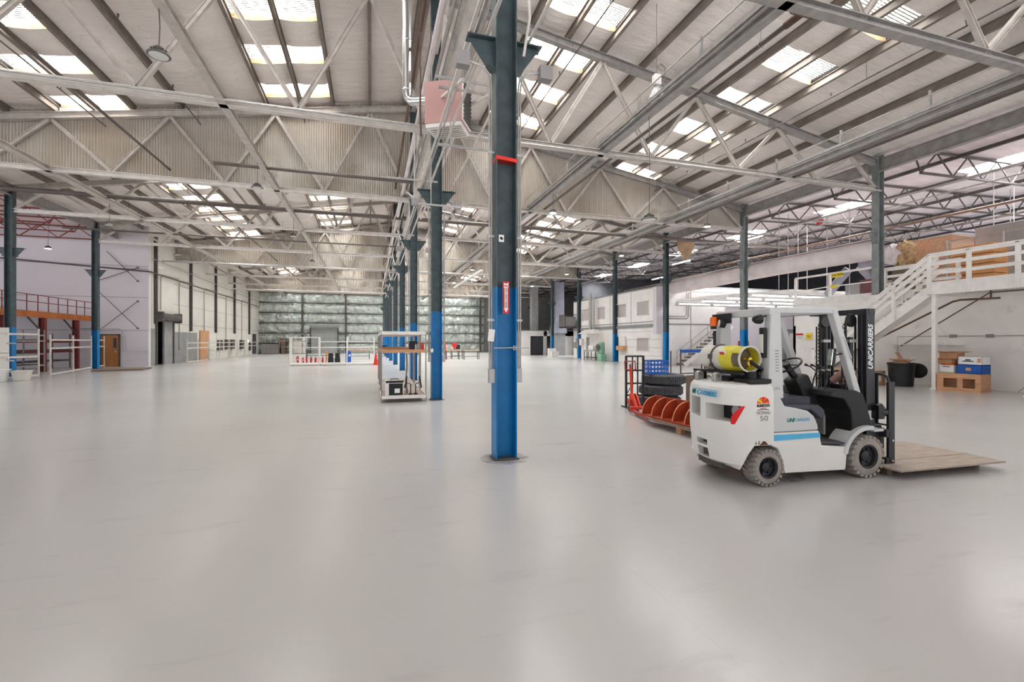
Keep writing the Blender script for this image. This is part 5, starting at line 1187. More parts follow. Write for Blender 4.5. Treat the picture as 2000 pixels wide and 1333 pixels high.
# mirror on the front pillar, lamps
t = B(); t.box((1.08, .12, 1.50), (.05, .07, .22), R=Matrix.Rotation(math.radians(8), 3, 'Y')); t.bar((1.1, .12, 1.52), (1.25, .1, 1.55), .02, .02); t.build('mirror_housing', MT['black'], FL, bevel=.02)
t = B(); t.box((1.05, .12, 1.50), (.01, .06, .20), R=Matrix.Rotation(math.radians(8), 3, 'Y')); t.build('mirror', MT['mirror'], FL)
b = B(); b.lathe([(0, .06), (.03, .055), (.05, .03), (.062, -.02), (.06, -.035), (.0, -.03)], (.0, .14, 1.96), (-1, 0, -.15), 16); b.bar((0, .14, 1.97), (.1, .12, 2.0), .015, .02); b.build('work_lamp', MT['black_gloss'], FL)
b = B(); b.lathe([(0, -.05), (.052, -.045), (.058, .02), (.0, .05)], (.03, .78, 1.93), (.6, -.2, -.05), 16); b.bar((.04, .78, 1.97), (.08, .78, 2.02), .02, .02); lm = b.build('work_lamp', MT['black'], FL)
b = B(); b.lathe([(0, -.056), (.048, -.052)], (.03, .78, 1.93), (.6, -.2, -.05), 16); b.lathe([(.048, -.052), (.05, -.05)], (.03, .78, 1.93), (.6, -.2, -.05), 16); b.build('lamp_lens', MT['lens_off'], lm)
b = B(); b.lathe([(0, 0), (.047, 0), (.047, .1), (.036, .122), (0, .125)], (-.02, .90, 1.90), (0, 0, 1), 16); bc = b.build('beacon', MT['orange_lens'], FL); b = B(); b.cyl((-.02, .90, 1.86), (-.02, .90, 1.90), .04, 14); b.bar((-.02, .90, 1.88), (.06, .93, 2.02), .03, .02); b.build('beacon_base', MT['black'], bc)
b = B(); b.span(.02, .05, .64, .98, 1.93, 2.06); b.build('lamp_bracket', MT['black'], FL)
b = B(); b.span(.02, .05, .93, .97, 1.5, 1.84); b.build('tail_lamp_frame', MT['black'], FL, bevel=.01)
# gas tank
prof = [(0, 0), (.09, .015), (.14, .05), (.158, .11), (.158, .45)]
ux = -.12; zt = 1.485
b = B(); b.lathe(prof, (ux, .93, zt), (0, -1, 0), 28); tank = b.build('gas_tank', MT['tank_white'], FL)
b = B(); b.lathe([(.1585, .45), (.1585, .60), (.15, .64), (.145, .66)], (ux, .93, zt), (0, -1, 0), 28); b.build('tank_shoulder', MT['tank_yellow'], tank); b = B(); b.lathe([(.144, .655), (.09, .68), (0, .69)], (ux, .93, zt), (0, -1, 0), 28); b.build('tank_end', MT['cart_brown'], tank)
b = B(); b.lathe([(.145, .62), (.15, .65), (.15, .80), (.142, .80), (.14, .66)], (ux, .93, zt), (0, -1, 0), 28, a0=.5, a1=5.6); b.build('collar', MT['tank_yellow'], tank)
b = B(); b.lathe([(.15, .785), (.158, .79), (.158, .81), (.142, .81), (.14, .79)], (ux, .93, zt), (0, -1, 0), 28); b.build('collar_ring', MT['tank_white'], tank)
b = B(); b.cyl((ux, .24, zt), (ux, .12, zt), .025, 10); b.cyl((ux-.05, .18, zt), (ux+.05, .18, zt), .018, 8); b.lathe([(0, 0), (.035, 0), (.035, .02), (0, .02)], (ux, .14, zt-.05), (0, -1, 0), 12); b.build('valve', MT['brass'], tank)
b = B(); b.tube([(ux, .13, zt-.02), (ux+.05, .08, zt-.08), (ux+.16, .12, zt-.12), (ux+.2, .3, zt-.2)], .02, 8); b.build('hose', MT['black'], tank)
b = B(); b.box((ux-.14, .42, zt+.05), (.012, .12, .12), R=Matrix.Rotation(-.35, 3, 'Y')); b.build('round_sticker', MT['sign_white'], tank)
b = B(); b.box((ux-.15, .42, zt+.055), (.006, .08, .05), R=Matrix.Rotation(-.35, 3, 'Y')); b.build('sticker_mark', MT['sign_red'], tank)
for v in (.62,):
    b = B(); b.tube([(ux+.167*math.cos(a), v, zt+.167*math.sin(a)) for a in [2*math.pi*k/24 for k in range(24)]], .011, 6, close=True); b.box((ux-.17, v, zt+.02), (.03, .05, .06)); b.box((ux-.15, v, zt-.09), (.04, .04, .05)); b.build('strap', MT['dark_steel'], tank)
b = B(); b.bar((ux-.12, .1, 1.315), (ux-.12, 1.0, 1.315), .05, .03); b.bar((ux+.12, .1, 1.315), (ux+.12, 1.0, 1.315), .05, .03); b.span(ux-.12, ux+.12, .3, .34, 1.3, 1.33); b.span(ux-.12, ux+.12, .8, .84, 1.3, 1.33); b.build('tank_cradle', MT['black'], FL, bevel=.006)
b = B(); b.span(-.28, -.16, .85, .97, 1.2, 1.3); b.cyl((-.1, .12, 1.2), (-.1, .12, 1.34), .05, 14); b.span(-.2, .1, .03, .3, 1.2, 1.255); b.span(-.2, .05, .4, .7, 1.2, 1.25); b.build('cradle_mount', MT['black'], FL, bevel=.008)
for v in (.78, .44): b = B(); b.span(-.38, -.28, v-.03, v+.03, 1.2, 1.3); b.cyl((-.33, v-.03, 1.28), (-.33, v+.03, 1.28), .035, 10); b.build('latch', MT['galv'], FL, bevel=.008)
# mast
def mm(name, f, m='mast_black', bev=.004): b = B(); f(b); return b.build(name, MT[m], FL, bevel=bev)
for v, s in ((.20, -1), (.86, 1)):
    o_ = mm('outer_mast_rail', lambda b: (b.span(1.72, 1.86, v-.005, v+.025*1, .1, 2.12), b.span(1.72, 1.745, v if s < 0 else v-.09, v+.09 if s < 0 else v, .1, 2.12), b.span(1.835, 1.86, v if s < 0 else v-.09, v+.09 if s < 0 else v, .1, 2.12)))
    vi = v-s*.07
    mm('inner_mast_rail', lambda b: (b.span(1.70, 1.82, vi-.012, vi+.012, .12, 2.05), b.span(1.70, 1.72, vi-.03, vi+.03, .12, 2.05)))
    vc = v-s*.14
    mm('lift_cylinder', lambda b: b.cyl((1.63, vc, .2), (1.63, vc, 1.75), .033, 14), 'black_gloss', 0)
    mm('chain_wheel', lambda b: b.lathe([(0, -.02), (.075, -.02), (.085, -.012), (.07, 0), (.085, .012), (.075, .02), (0, .02)], (1.64, vc, 1.97), (0, 1, 0), 20), 'black_gloss', 0)
    mm('lift_hose', lambda b: (b.tube([(1.555, vc, .6), (1.555, vc, 1.95), (1.60, vc, 2.045), (1.67, vc, 2.05), (1.715, vc, 1.97), (1.715, vc, 1.0)], .014, 8), b.tube([(1.53, vc+.03, .7), (1.53, vc+.03, 1.9)], .01, 6)), 'black', 0)
    mm('lift_chain', lambda b: [b.span(1.585, 1.6, vc+.035, vc+.06, .55+.05*k, .585+.05*k) for k in range(28)], 'dark_steel', 0)
    mm('hose_clamp', lambda b: (b.span(1.58, 1.7, vc-.04, vc+.04, 1.68, 1.72), b.span(1.54, 1.7, vc-.04, vc+.04, 1.28, 1.31), b.span(1.54, 1.7, vc-.04, vc+.04, .9, .93)), 'galv', .004)
mm('mast_top_bar', lambda b: (b.span(1.76, 1.86, .19, .885, 2.05, 2.12), b.hexa([(1.55, .75, 2.05), (1.76, .82, 2.05), (1.76, .885, 2.05), (1.55, .885, 2.05), (1.55, .75, 2.10), (1.76, .82, 2.12), (1.76, .885, 2.12), (1.55, .885, 2.10)])))
for z in (.3, 1.0): mm('mast_cross_bar', lambda b: b.span(1.78, 1.84, .2, .88, z, z+.1))
mm('hose_bundle', lambda b: [b.tube([(1.66, v, .9), (1.6, v, 1.02), (1.55, v, .95), (1.56, v, .6)], .025, 8) for v in (.42, .48, .54)], 'black', 0)
mm('fire_extinguisher_tube', lambda b: b.cyl((1.66, .62, 1.15), (1.72, .45, 1.32), .05, 12), 'heater_pink', 0)
mm('tilt_cylinder', lambda b: (b.cyl((1.86, .15, .78), (1.96, .15, .78), .055, 14), b.cyl((1.83, .15, .84), (1.90, .15, .86), .04, 12), b.span(1.8, 1.9, .1, .25, .7, .86)), 'black_gloss', 0)
mm('cylinder_end', lambda b: b.cyl((1.96, .15, .78), (1.975, .15, .78), .02, 10), 'chrome', 0)
# carriage and load backrest
mm('carriage', lambda b: (b.span(1.93, 2.0, .1, .98, .46, .56), b.span(1.93, 2.0, .1, .98, .12, .2), b.span(1.86, 1.98, .2, .3, .1, .6), b.span(1.86, 1.98, .75, .85, .1, .6)))
mm('load_backrest', lambda b: (b.tube([(2.0, .12, .62), (2.0, .12, 1.16), (2.0, .15, 1.24), (2.0, .22, 1.27), (2.0, .86, 1.27), (2.0, .93, 1.24), (2.0, .96, 1.16), (2.0, .96, .62)], .018, 8), b.span(1.97, 2.07, .10, .135, .08, 1.17), b.span(1.99, 2.01, .26, .30, .62, 1.26), b.span(1.99, 2.01, .44, .48, .62, 1.26), b.span(1.99, 2.01, .62, .66, .62, 1.26), b.span(1.99, 2.01, .78, .82, .62, 1.26), b.span(1.99, 2.01, .12, .96, .60, .62)))
for v in (.12, .28): pass
for v in (.22, .74): mm('fork', lambda b: (b.span(2.0, 2.05, v, v+.12, .055, .56), b.span(2.0, 3.1, v, v+.12, .05, .092)), 'dark_steel')
mm('bolt', lambda b: (b.cyl((2.02, .085, .42), (2.02, .10, .42), .014, 8), b.cyl((2.02, .085, .16), (2.02, .10, .16), .014, 8)), 'chrome', 0)
mm('data_plate', lambda b: b.span(1.75, 1.83, .1935, .1945, .68, .8), 'sign_white', 0)
# lettering
text('mast_lettering', 'UNICARRIERS', .105, MT['letter_white'], frame((1.79, .1945, 1.62), (0, 0, 1), (-1, 0, 0)), FL, bold=.003, sx=.9, shear=.25)
text('rear_lettering', 'UNI', .075, MT['letter_teal'], frame((-.484, .705, 1.06), (.16, -1, 0), (0, 0, 1)), FL, bold=.003, shear=.3, align='LEFT', sx=.8, ext=.01)
text('rear_lettering', 'CARRIERS', .082, MT['letter_blue'], frame((-.500, .595, 1.06), (.0, -1, 0), (0, 0, 1)), FL, bold=.001, shear=.3, align='LEFT', ext=.004)
b = B(); b.span(-.503, -.497, .22, .66, 1.104, 1.110); b.build('underline', MT['letter_blue'], FL)
text('side_lettering', 'UNI', .06, MT['letter_teal'], frame((.30, .0185, .76), (1, 0, 0), (0, 0, 1)), FL, bold=.003, shear=.3, align='LEFT')
text('side_lettering', 'CARRIERS', .055, MT['letter_blue'], frame((.41, .0185, .76), (1, 0, 0), (0, 0, 1)), FL, shear=.3, align='LEFT', sx=.9)
text('model_lettering', 'NOMAD', .055, MT['grey_paint'], frame((-.045, -.0015, .865), (1, 0, 0), (0, 0, 1)), FL, sx=.9)
text('model_lettering', '50', .085, MT['grey_paint'], frame((-.04, -.0015, .80), (1, 0, 0), (0, 0, 1)), FL, sx=1.4)
b = B(); n = 20
b.xz([(-.15, .89), (.05, .89), (.05, .97)]+[(-.05+.1*math.cos(math.pi*k/n), .97+.09*math.sin(math.pi*k/n)) for k in range(n+1)]+[(-.15, .97)], -.0012, 0); dc = b.build('rental_decal', MT['sign_white'], FL)
b = B(); b.xz([(-.05+.088*math.cos(math.pi*k/n), .975+.078*math.sin(math.pi*k/n)) for k in range(n+1)], -.0022, -.0012); b.build('decal_sun', MT['orange_lens'], dc)
for k in range(3): b = B(); a = .5+k*.9; b.xz([(-.05, .975), (-.05+.086*math.cos(a), .975+.076*math.sin(a)), (-.05+.086*math.cos(a+.4), .975+.076*math.sin(a+.4))], -.003, -.0022); b.build('decal_ray', MT['sign_yellow'] if k == 2 else MT['sign_red'], dc)
text('decal_lettering', 'SUNSTATE', .042, MT['ink'], frame((-.05, -.003, .95), (1, 0, 0), (0, 0, 1)), dc, bold=.002, sx=.88)
text('decal_lettering', 'Equipment', .022, MT['sign_red'], frame((-.05, -.002, .92), (1, 0, 0), (0, 0, 1)), dc)
b = B(); b.xz([(-.13, .899), (.03, .899), (.03, .907), (-.13, .907)], -.002, -.0012); b.build('decal_line', MT['ink'], dc)

# wooden platform carried in front of the forks
t = thing('wooden_platform', (7.1, 4.55, .10), math.radians(-2.5), 'flat square platform of worn plywood boards lying in front of the forklift', 'platform')
for k in range(3):
    b = B(); b.span(-.92, .90-.01*k, -.62+.415*k, -.62+.415*k+.41, .004*(k % 2), .022+.004*(k % 2)); b.build('board', MT['platform_wood'], t)
b = B()
for x in (-.8, .0, .75): b.span(x-.04, x+.04, -.4, .6, -.1, 0)
b.build('bearer', MT['cart_brown'], t)

# ================================================================ PALLET JACK, AUGER RACK, TYRES
t = thing('pallet_jack', (6.05, 9.75, 0), math.radians(-103), 'orange-red pallet jack with its handle upright, pushed under the board pallet', 'pallet jack')
b = B(); b.tube([(-.15, 0, .35), (-.22, 0, .75), (-.26, 0, 1.02)], .032, 8); b.build('handle_shaft', MT['orange_red'], t)
b = B(); b.tube([(-.26, 0, .98), (-.27, -.13, 1.0), (-.3, -.13, 1.2), (-.3, .13, 1.2), (-.27, .13, 1.0)], .018, 8, close=True); b.bar((-.26, 0, .95), (-.29, 0, 1.12), .05, .04); b.build('handle_loop', MT['jack_dark_red'], t)
b = B(); b.cyl((-.12, 0, .12), (-.12, 0, .42), .075, 14); b.span(-.2, .0, -.1, .1, .14, .3); b.build('pump', MT['orange_red'], t, bevel=.01)
b = B(); b.span(.26, .36, -.2, .2, .10, .17); b.xz([(-.14, .42), (.0, .44), (.1, .40), (.38, .14), (.3, .1), (.0, .3), (-.12, .34)], -.06, -.02); b.xz([(-.14, .42), (.0, .44), (.1, .40), (.38, .14), (.3, .1), (.0, .3), (-.12, .34)], .02, .06); b.build('frame', MT['orange_red'], t, bevel=.01)
for s in (-1, 1): b = B(); b.span(.3, 1.42, s*.15-.06, s*.15+.06, .05, .10); b.build('fork', MT['jack_dark_red'], t, bevel=.01)
for s in (-1, 1): b = B(); b.lathe([(0, -.03), (.07, -.03), (.09, -.02), (.09, .02), (.07, .03), (0, .03)], (-.02, s*.09, .09), (0, 1, 0), 20); w = b.build('wheel', MT['rubber'], t)
t = thing('auger_rack', (5.38, 8.42, .19), math.radians(-88.5), 'long rust-red rack of upright quarter-round dividers lying on a pallet', 'rack')
b = B(); b.span(0, 2.7, 0, .02, -.0, .36); b.build('back_board', MT['auger_red'], t); b = B(); b.span(0, 2.7, -.36, .36*0+.02, -.03, 0); b.build('base_board', MT['auger_red'], t)
t.scale = (1, -1, 1); t.scale = (1, 1, 1)
# the rack's dividers: quarter rounds whose curved edge faces the open side
for ch in children(t): bpy.data.objects.remove(ch)
b = B(); b.span(0, 2.75, .34, .36, 0, .37); b.build('back_board', MT['auger_red'], t)
b = B(); b.span(0, 2.75, 0, .36, -.03, 0); b.build('base_board', MT['auger_red'], t)
for k in range(9):
    x = .04+.33*k
    q = [(.34, 0)]+[(.34-.33*math.cos(a), .35*math.sin(a)) for a in [math.pi/2*i/10 for i in range(11)]]
    b = B(); b.yz(q, x-.01, x+.01); d = b.build('divider', MT['auger_red'], t)
    b = B(); p = [(x, .34-.335*math.cos(a), .355*math.sin(a)) for a in [math.pi/2*i/10 for i in range(11)]]
    for i in range(10): b.bar(p[i], p[i+1], .024, .006, up=(0, .5, 1))
    b.build('edge_strip', MT['auger_edge'], d)
t = thing('board_pallet', (5.42, 8.1, 0), math.radians(-88.5), 'low wooden pallet with thin brown boards under the rust-red rack', 'pallet')
b = B(); b.span(0, 2.35, -.12, .6, .135, .155); b.build('top_board', MT['cart_brown'], t)
b = B(); b.span(.25, 2.3, -.08, .6, .11, .132); b.build('deck_board', MT['plywood'], t)
for x in (.9, 2.2):
    for y in (-.05, .5): b = B(); b.span(x-.07, x+.07, y-.0, y+.1, .0, .108); b.build('block', MT['wood_light'], t)
t = thing('lattice_frame', (6.2, 10.36, 0), math.radians(-8), 'black metal lattice frame standing behind the pallet jack', 'frame')
b = B()
for x in (0, .17, .31, .46): b.span(x-(.025 if x in (0, .46) else .012), x+(.025 if x in (0, .46) else .012), -.02, .02, .0 if x in (0, .46) else .3, 1.32)
for z in (.32, .62, .95, 1.31): b.span(0, .46, -.018, .018, z-.02, z+.02)
b.bar((.02, 0, .35), (.16, 0, .6), .015, .015); b.build('lattice', MT['black'], t); b = B(); b.span(-.03, .03, -.3, .25, 0, .03); b.span(.43, .49, -.3, .25, 0, .03); b.build('foot', MT['black'], t)
def truck_tyre(z, x, y, label, rz, m='rubber'):
    t = thing('truck_tyre', (x, y, z), rz, label, 'tyre', 'stacked truck tyres')
    b = B(); R = .56; w = .278
    b.lathe([(.29, .03), (.31, .01), (.42, .0), (.5, .02), (R*.965, .05), (R*.965, w-.05), (.5, w-.02), (.42, w), (.31, w-.01), (.29, w-.03), (.29, .03)], n=48); b.build('casing', MT[m], t)
    b = B(); n = 56
    for k in range(n):
        for j, (z0, z1, sk) in enumerate(((.05, .105, .03), (.11, .152, -.03), (.157, .212, .03))):
            a = 2*math.pi*(k+.5*(j % 2))/n; p = []
            for r in (R*.955, R):
                p += [(r*math.cos(a-.042), r*math.sin(a-.042), z0), (r*math.cos(a+.042), r*math.sin(a+.042), z0), (r*math.cos(a+.042+sk), r*math.sin(a+.042+sk), z1), (r*math.cos(a-.042+sk), r*math.sin(a-.042+sk), z1)]
            b.hexa(p)
    b.build('tread', MT[m], t)
truck_tyre(0, 7.25, 10.5, 'truck tyre lying at the bottom of the stack behind the rust-red rack', .3); truck_tyre(.28, 7.33, 10.52, 'truck tyre in the middle of the stack behind the rust-red rack', 1.3); truck_tyre(.56, 7.42, 10.52, 'truck tyre on top of the stack, under the blue crate', 2.2)
t = thing('plastic_crate', (7.18, 10.5, .84), math.radians(-8), 'blue slotted plastic crate standing on the tyre stack', 'crate')
W_, D_, H_ = .48, .36, .36
b = B()
for z in (.015, .12, .235, .34):
    for s in (-1, 1): b.span(-W_/2, W_/2, s*D_/2-.008, s*D_/2+.008, z-.02, z+.02); b.span(s*W_/2-.008, s*W_/2+.008, -D_/2, D_/2, z-.02, z+.02)
for k in range(6):
    x = -W_/2+W_*k/5
    for s in (-1, 1): b.span(x-.011, x+.011, s*D_/2-.009, s*D_/2+.009, 0, .36)
for k in range(5):
    y = -D_/2+D_*k/4
    for s in (-1, 1): b.span(s*W_/2-.009, s*W_/2+.009, y-.011, y+.011, 0, .36)
b.build('walls', MT['blue_plastic'], t); b = B(); b.span(-W_/2, W_/2, -D_/2, D_/2, 0, .01); b.build('bottom', MT['blue_plastic'], t)
for s in (-1, 1): b = B(); b.span(-W_/2-.01, W_/2+.01, s*(D_/2+.006)-.006, s*(D_/2+.006)+.006, .345, .36); b.build('rim', MT['blue_plastic'], t)
t = thing('blue_topped_cart', (9.75, 12.5, 0), 0, 'dark tube cart with a blue bar and wire basket behind the tyre stack', 'cart')
b = B()
for x in (-.45, .45, .75): b.cyl((x, -.2, 0), (x, -.2, 1.38), .022, 8)
for x in (-.45, .75): b.cyl((x, .3, 0), (x, .3, 1.38), .022, 8)
b.cyl((-.45, -.2, .55), (.75, -.2, .55), .02, 8); b.cyl((-.45, -.2, .68), (.75, -.2, .68), .02, 8); b.build('frame', MT['dark_steel'], t)
b = B(); b.span(-.45, .42, -.24, -.16, 1.33, 1.43); b.build('blue_bar', MT['blue_box'], t)
b = B()
for k in range(8): b.cyl((.42+.045*k, -.2, 1.2), (.42+.045*k, -.2, 1.42), .006, 5)
b.span(.42, .75, -.21, -.19, 1.4, 1.42); b.build('basket', MT['conduit'], t)
t = thing('leaning_board', (6.72, 8.3, 0), 0, 'dark brown board standing upright behind the forklift tail', 'board'); b = B(); b.span(-.3, .3, -.015, .015, 0, .97); b.build('panel', MT['cart_brown'], t); b = B(); b.span(-.2, .2, -.12, .12, 0, .03); b.build('foot', MT['dark_steel'], t)

# ================================================================ BOXES BY THE RIGHT WALL
t = thing('wooden_cabinet', (18.93, 9.86, 0), math.radians(103), 'low tan wooden cabinet with two square openings under the cardboard boxes', 'cabinet')
# local x runs along the front (from near corner to far corner), local y is away from the depth
Wc, Dc, Hc = 1.1, .95, .58
b = B(); ops = ((.14, .44), (.58, .93))
b.span(0, Wc, -.02, 0, 0, .13); b.span(0, Wc, -.02, 0, .44, Hc)
for a, c in ((0, .14), (.44, .58), (.93, Wc)): b.span(a, c, -.02, 0, .13, .44)
b.build('front', MT['wood_light'], t)
b = B(); b.span(0, .02, -Dc, -.02, 0, Hc); b.build('side', MT['wood_light'], t); b = B(); b.span(Wc-.02, Wc, -Dc, -.02, 0, Hc); b.build('side', MT['wood_light'], t)
b = B(); b.span(0, Wc, -Dc, 0, Hc, Hc+.02); b.build('top', MT['wood_light'], t); b = B(); b.span(.02, Wc-.02, -.4, -.38, .02, Hc); b.build('back', MT['wood_light'], t)
def carton(name, x, y, z, w, d, h, rz, label, m, flaps=0, extra=None, group='boxes by the white wall'):
    t = thing(name, (x, y, z), rz, label, 'box', group); b = B(); th = .008
    b.span(-w/2, w/2, -d/2, d/2, 0, th); b.span(-w/2, w/2, -d/2, -d/2+th, 0, h); b.span(-w/2, w/2, d/2-th, d/2, 0, h); b.span(-w/2, -w/2+th, -d/2, d/2, 0, h); b.span(w/2-th, w/2, -d/2, d/2, 0, h)
    if not flaps: b.span(-w/2, w/2, -d/2, d/2, h-th, h)
    b.build('body', MT[m], t)
    if flaps:
        for (p, q, dx, dy) in (((-w/2, -d/2), (w/2, -d/2), 0, -1), ((-w/2, d/2), (w/2, d/2), 0, 1), ((-w/2, -d/2), (-w/2, d/2), -1, 0), ((w/2, -d/2), (w/2, d/2), 1, 0)):
            L = min(w, d)*.45; up = flaps*L; ou = L*math.sqrt(max(.05, 1-flaps*flaps)); b = B()
            b.add([(p[0], p[1], h), (q[0], q[1], h), (q[0]+dx*ou, q[1]+dy*ou, h+up), (p[0]+dx*ou, p[1]+dy*ou, h+up), (p[0], p[1], h+.006), (q[0], q[1], h+.006), (q[0]+dx*ou, q[1]+dy*ou, h+up+.006), (p[0]+dx*ou, p[1]+dy*ou, h+up+.006)], [(0, 1, 2, 3), (7, 6, 5, 4), (0, 4, 5, 1), (2, 6, 7, 3), (1, 5, 6, 2), (0, 3, 7, 4)]); b.build('flap', MT[m], t)
    if extra: extra(t)
    return t
fz = math.pi/2
def band(t): 
    b = B(); b.span(-.1, .1, -.262, -.256, .2, .225); b.build('hand_hole', MT['ink'], t); b = B(); b.span(-.21, .21, -.262, -.256, .0, .03); b.build('green_band', MT['machine_green'], t); b = B(); b.span(-.19, .19, -.2, .2, .27, .30); b.build('orange_contents', MT['orange_lens'], t)
carton('file_box', 19.32, 10.88, .60, .44, .5, .27, -fz, 'white cardboard file box with a green base and orange contents on the wooden cabinet', 'white_box', extra=band)
def bluex(t): b = B(); b.span(-.08, .06, -.236, -.231, .1, .2); b.build('paper_label', MT['wood_light'], t)
carton('blue_box', 19.35, 10.28, .60, .68, .46, .30, -fz, 'blue cardboard box on the wooden cabinet under the white printed box', 'blue_box', extra=bluex)
def prt(t):
    b = B(); b.span(-.2, .1, -.216, -.211, .1, .13); b.span(-.12, .02, -.216, -.211, .14, .18); b.build('printed_marks', MT['ink'], t); b = B(); b.span(.2, .3, -.216, -.211, .08, .22); b.build('open_slot', MT['cardboard'], t)
carton('printed_box', 19.38, 10.28, .905, .66, .42, .27, -fz, 'white printed cardboard box on top of the blue box', 'white_box', extra=prt)
carton('cardboard_box', 19.36, 10.95, .905, .42, .5, .14, -fz, 'flattened open cardboard box, lower of two on the white file box', 'cardboard', .25)
carton('cardboard_box', 19.40, 10.90, 1.09, .48, .5, .2, -fz+.12, 'open brown cardboard box, topmost of the pile on the wooden cabinet', 'cardboard', .2)
t = thing('trash_bin', (19.15, 12.35, 0), 0, 'large black round trash bin full of cardboard by the white post', 'bin')
b = B(); b.lathe([(0, 0), (.44, 0), (.46, .02), (.53, .8), (.56, .82), (.56, .88), (.52, .88), (.51, .8), (.42, .05), (0, .05)], n=30); b.build('body', MT['black'], t)
t.scale = (.78, .78, 1)
for s in (-1, 1): b = B(); b.tube([(s*.5, -.14, .72), (s*.6, -.12, .72), (s*.6, .12, .72), (s*.5, .14, .72)], .02, 8); b.build('handle', MT['black'], t)
b = B(); b.lathe([(0, -.05), (.26, -.05), (.29, 0), (.26, .05), (0, .05)], (19.72, 12.15, .58), (.9, .3, .1), 24); tag(b.build('bin_lid', MT['black'], bevel=.01), 'round black lid hung against the right side of the trash bin', 'lid')
carton('cardboard_box', 19.1, 12.3, .62, .46, .4, .3, .4, 'opened cardboard box sticking out of the black trash bin', 'cardboard', .55)
b = B(); b.box((19.35, 12.5, 1.05), (.6, .012, .5), R=Matrix.Rotation(.4, 3, 'Z') @ Matrix.Rotation(-.5, 3, 'X')); tag(b.build('cardboard_sheet', MT['cardboard']), 'loose cardboard sheet leaning out of the black trash bin', 'cardboard')
def lab(t): b = B(); b.span(.05, .2, -.306, -.301, .15, .35); b.build('paper_label', MT['sign_white'], t)
carton('cardboard_box', 18.55, 13.1, 0, .95, .6, .55, .1, 'large closed cardboard box on the floor left of the black trash bin', 'cardboard', extra=lab)
carton('cardboard_box', 18.3, 13.9, 0, .7, .5, .62, -.2, 'cardboard box on the floor behind the large closed one', 'cardboard')
b = B(); b.tube([(20.3, 9.6, .02), (20.4, 9.4, .3), (20.45, 9.25, .45), (20.35, 9.3, .2), (20.1, 9.2, .02), (20.3, 9.05, .02)], .008, 6); tag(b.build('loose_cable', MT['black']), 'thin dark cable curled on the floor by the near white post', 'cable')

# ================================================================ SHELVING ALONG THE CENTRAL ROW
SH = [(13.1, 1.5, 'nearest the camera'), (15.0, 1.7, 'second from the camera'), (17.2, 1.9, 'third from the camera')]
for i, (y, d, w_) in enumerate(SH):
    x0, x1 = .27, 1.47
    t = thing('shelving_unit', (x0, y, 0), 0, 'cream metal shelving with brown shelf boards beside the central columns, '+w_, 'shelf', 'shelving along the central row')
    Wd = x1-x0
    for x in (0, Wd):
        for yy in (0, d):
            b = B(); b.span(x-.016, x+.016, yy-.016, yy+.016, 0, 1.98); b.build('upright', MT['grey_crate'], t)
    for z, m in ((.15, 'platform_wood'), (1.42, 'wood_light'), (1.92, 'platform_wood')):
        b = B()
        for yy in (-.025, d+.0): b.span(0, Wd, yy, yy+.02, z-.045, z+.045)
        for x in (-.02, Wd): b.span(x, x+.02, 0, d, z-.045, z+.045)
        b.build('shelf_frame', MT['white_paint' if z != 1.42 else 'wood_light'], t)
        b = B(); b.span(.02, Wd-.02, 0, d, z+.0, z+.03); b.build('shelf_board', MT[m], t)
t = thing('safe_box', (.62, 13.3, .18), 0, 'white box with a black front panel and top handle on the bottom shelf', 'box')
b = B(); b.span(-.24, .24, -.15, .35, 0, .42); b.build('body', MT['white_box'], t, bevel=.01)
b = B(); b.span(-.15, .22, -.165, -.15, .02, .34); b.build('front_panel', MT['black'], t); b = B(); b.span(0, .14, -.17, -.165, .08, .2); b.build('paper_label', MT['sign_white'], t)
b = B(); b.tube([(-.1, 0, .42), (-.08, 0, .46), (.1, 0, .46), (.12, 0, .42)], .012, 6); b.build('handle', MT['black'], t); b = B(); b.span(-.24, .24, -.16, -.15, .36, .42); b.build('trim_band', MT['ink'], t)
for i, x in enumerate((1.02, 1.26)):
    t = thing('monitor_arm', (x, 13.35, .18), 0, 'black clamp arm with a tilted plate on the bottom shelf, '+('left' if i == 0 else 'right')+' of two', 'clamp', 'clamp arms on the bottom shelf'); s = 1 if i else -1
    b = B(); b.cyl((-s*.05, 0, 0), (-s*.05, 0, .3), .014, 8); b.lathe([(0, 0), (.06, 0), (.06, .02), (.02, .05), (0, .05)], (-s*.05, 0, 0), (0, 0, 1), 12); b.bar((-s*.05, 0, .3), (s*.06, 0, .34), .02, .02); b.build('arm', MT['black'], t)
    b = B(); b.box((s*.08, 0, .36), (.03, .16, .34), R=Matrix.Rotation(-s*.18, 3, 'Y')); b.build('plate', MT['black'], t, bevel=.006)
b = B(); b.span(1.03, 1.25, 13.2, 13.4, 1.452, 1.7); tag(b.build('black_container', MT['black'], bevel=.01), 'black open container on the middle shelf of the nearest unit', 'container')
b = B(); b.lathe([(0, 0), (.03, 0), (.03, .13), (.012, .16), (0, .17)], (1.2, 13.17, 1.452), n=12); tag(b.build('spray_can', MT['galv']), 'small silver can beside the black container', 'can')
b = B(); b.lathe([(0, 0), (.045, 0), (.05, .1), (.035, .17), (.02, .2), (0, .2)], (1.38, 13.2, 1.452), n=12); tag(b.build('orange_bottle', MT['orange_red']), 'orange-red bottle at the right end of the middle shelf', 'bottle')
b = B(); b.tube([(.98, 13.5, .2), (.95, 13.45, .6), (.98, 13.5, 1.0), (.97, 13.5, 1.35)], .03, 8); tag(b.build('hanging_sleeve', MT['grey_crate']), 'grey crumpled sleeve hanging from the middle shelf', 'sleeve')

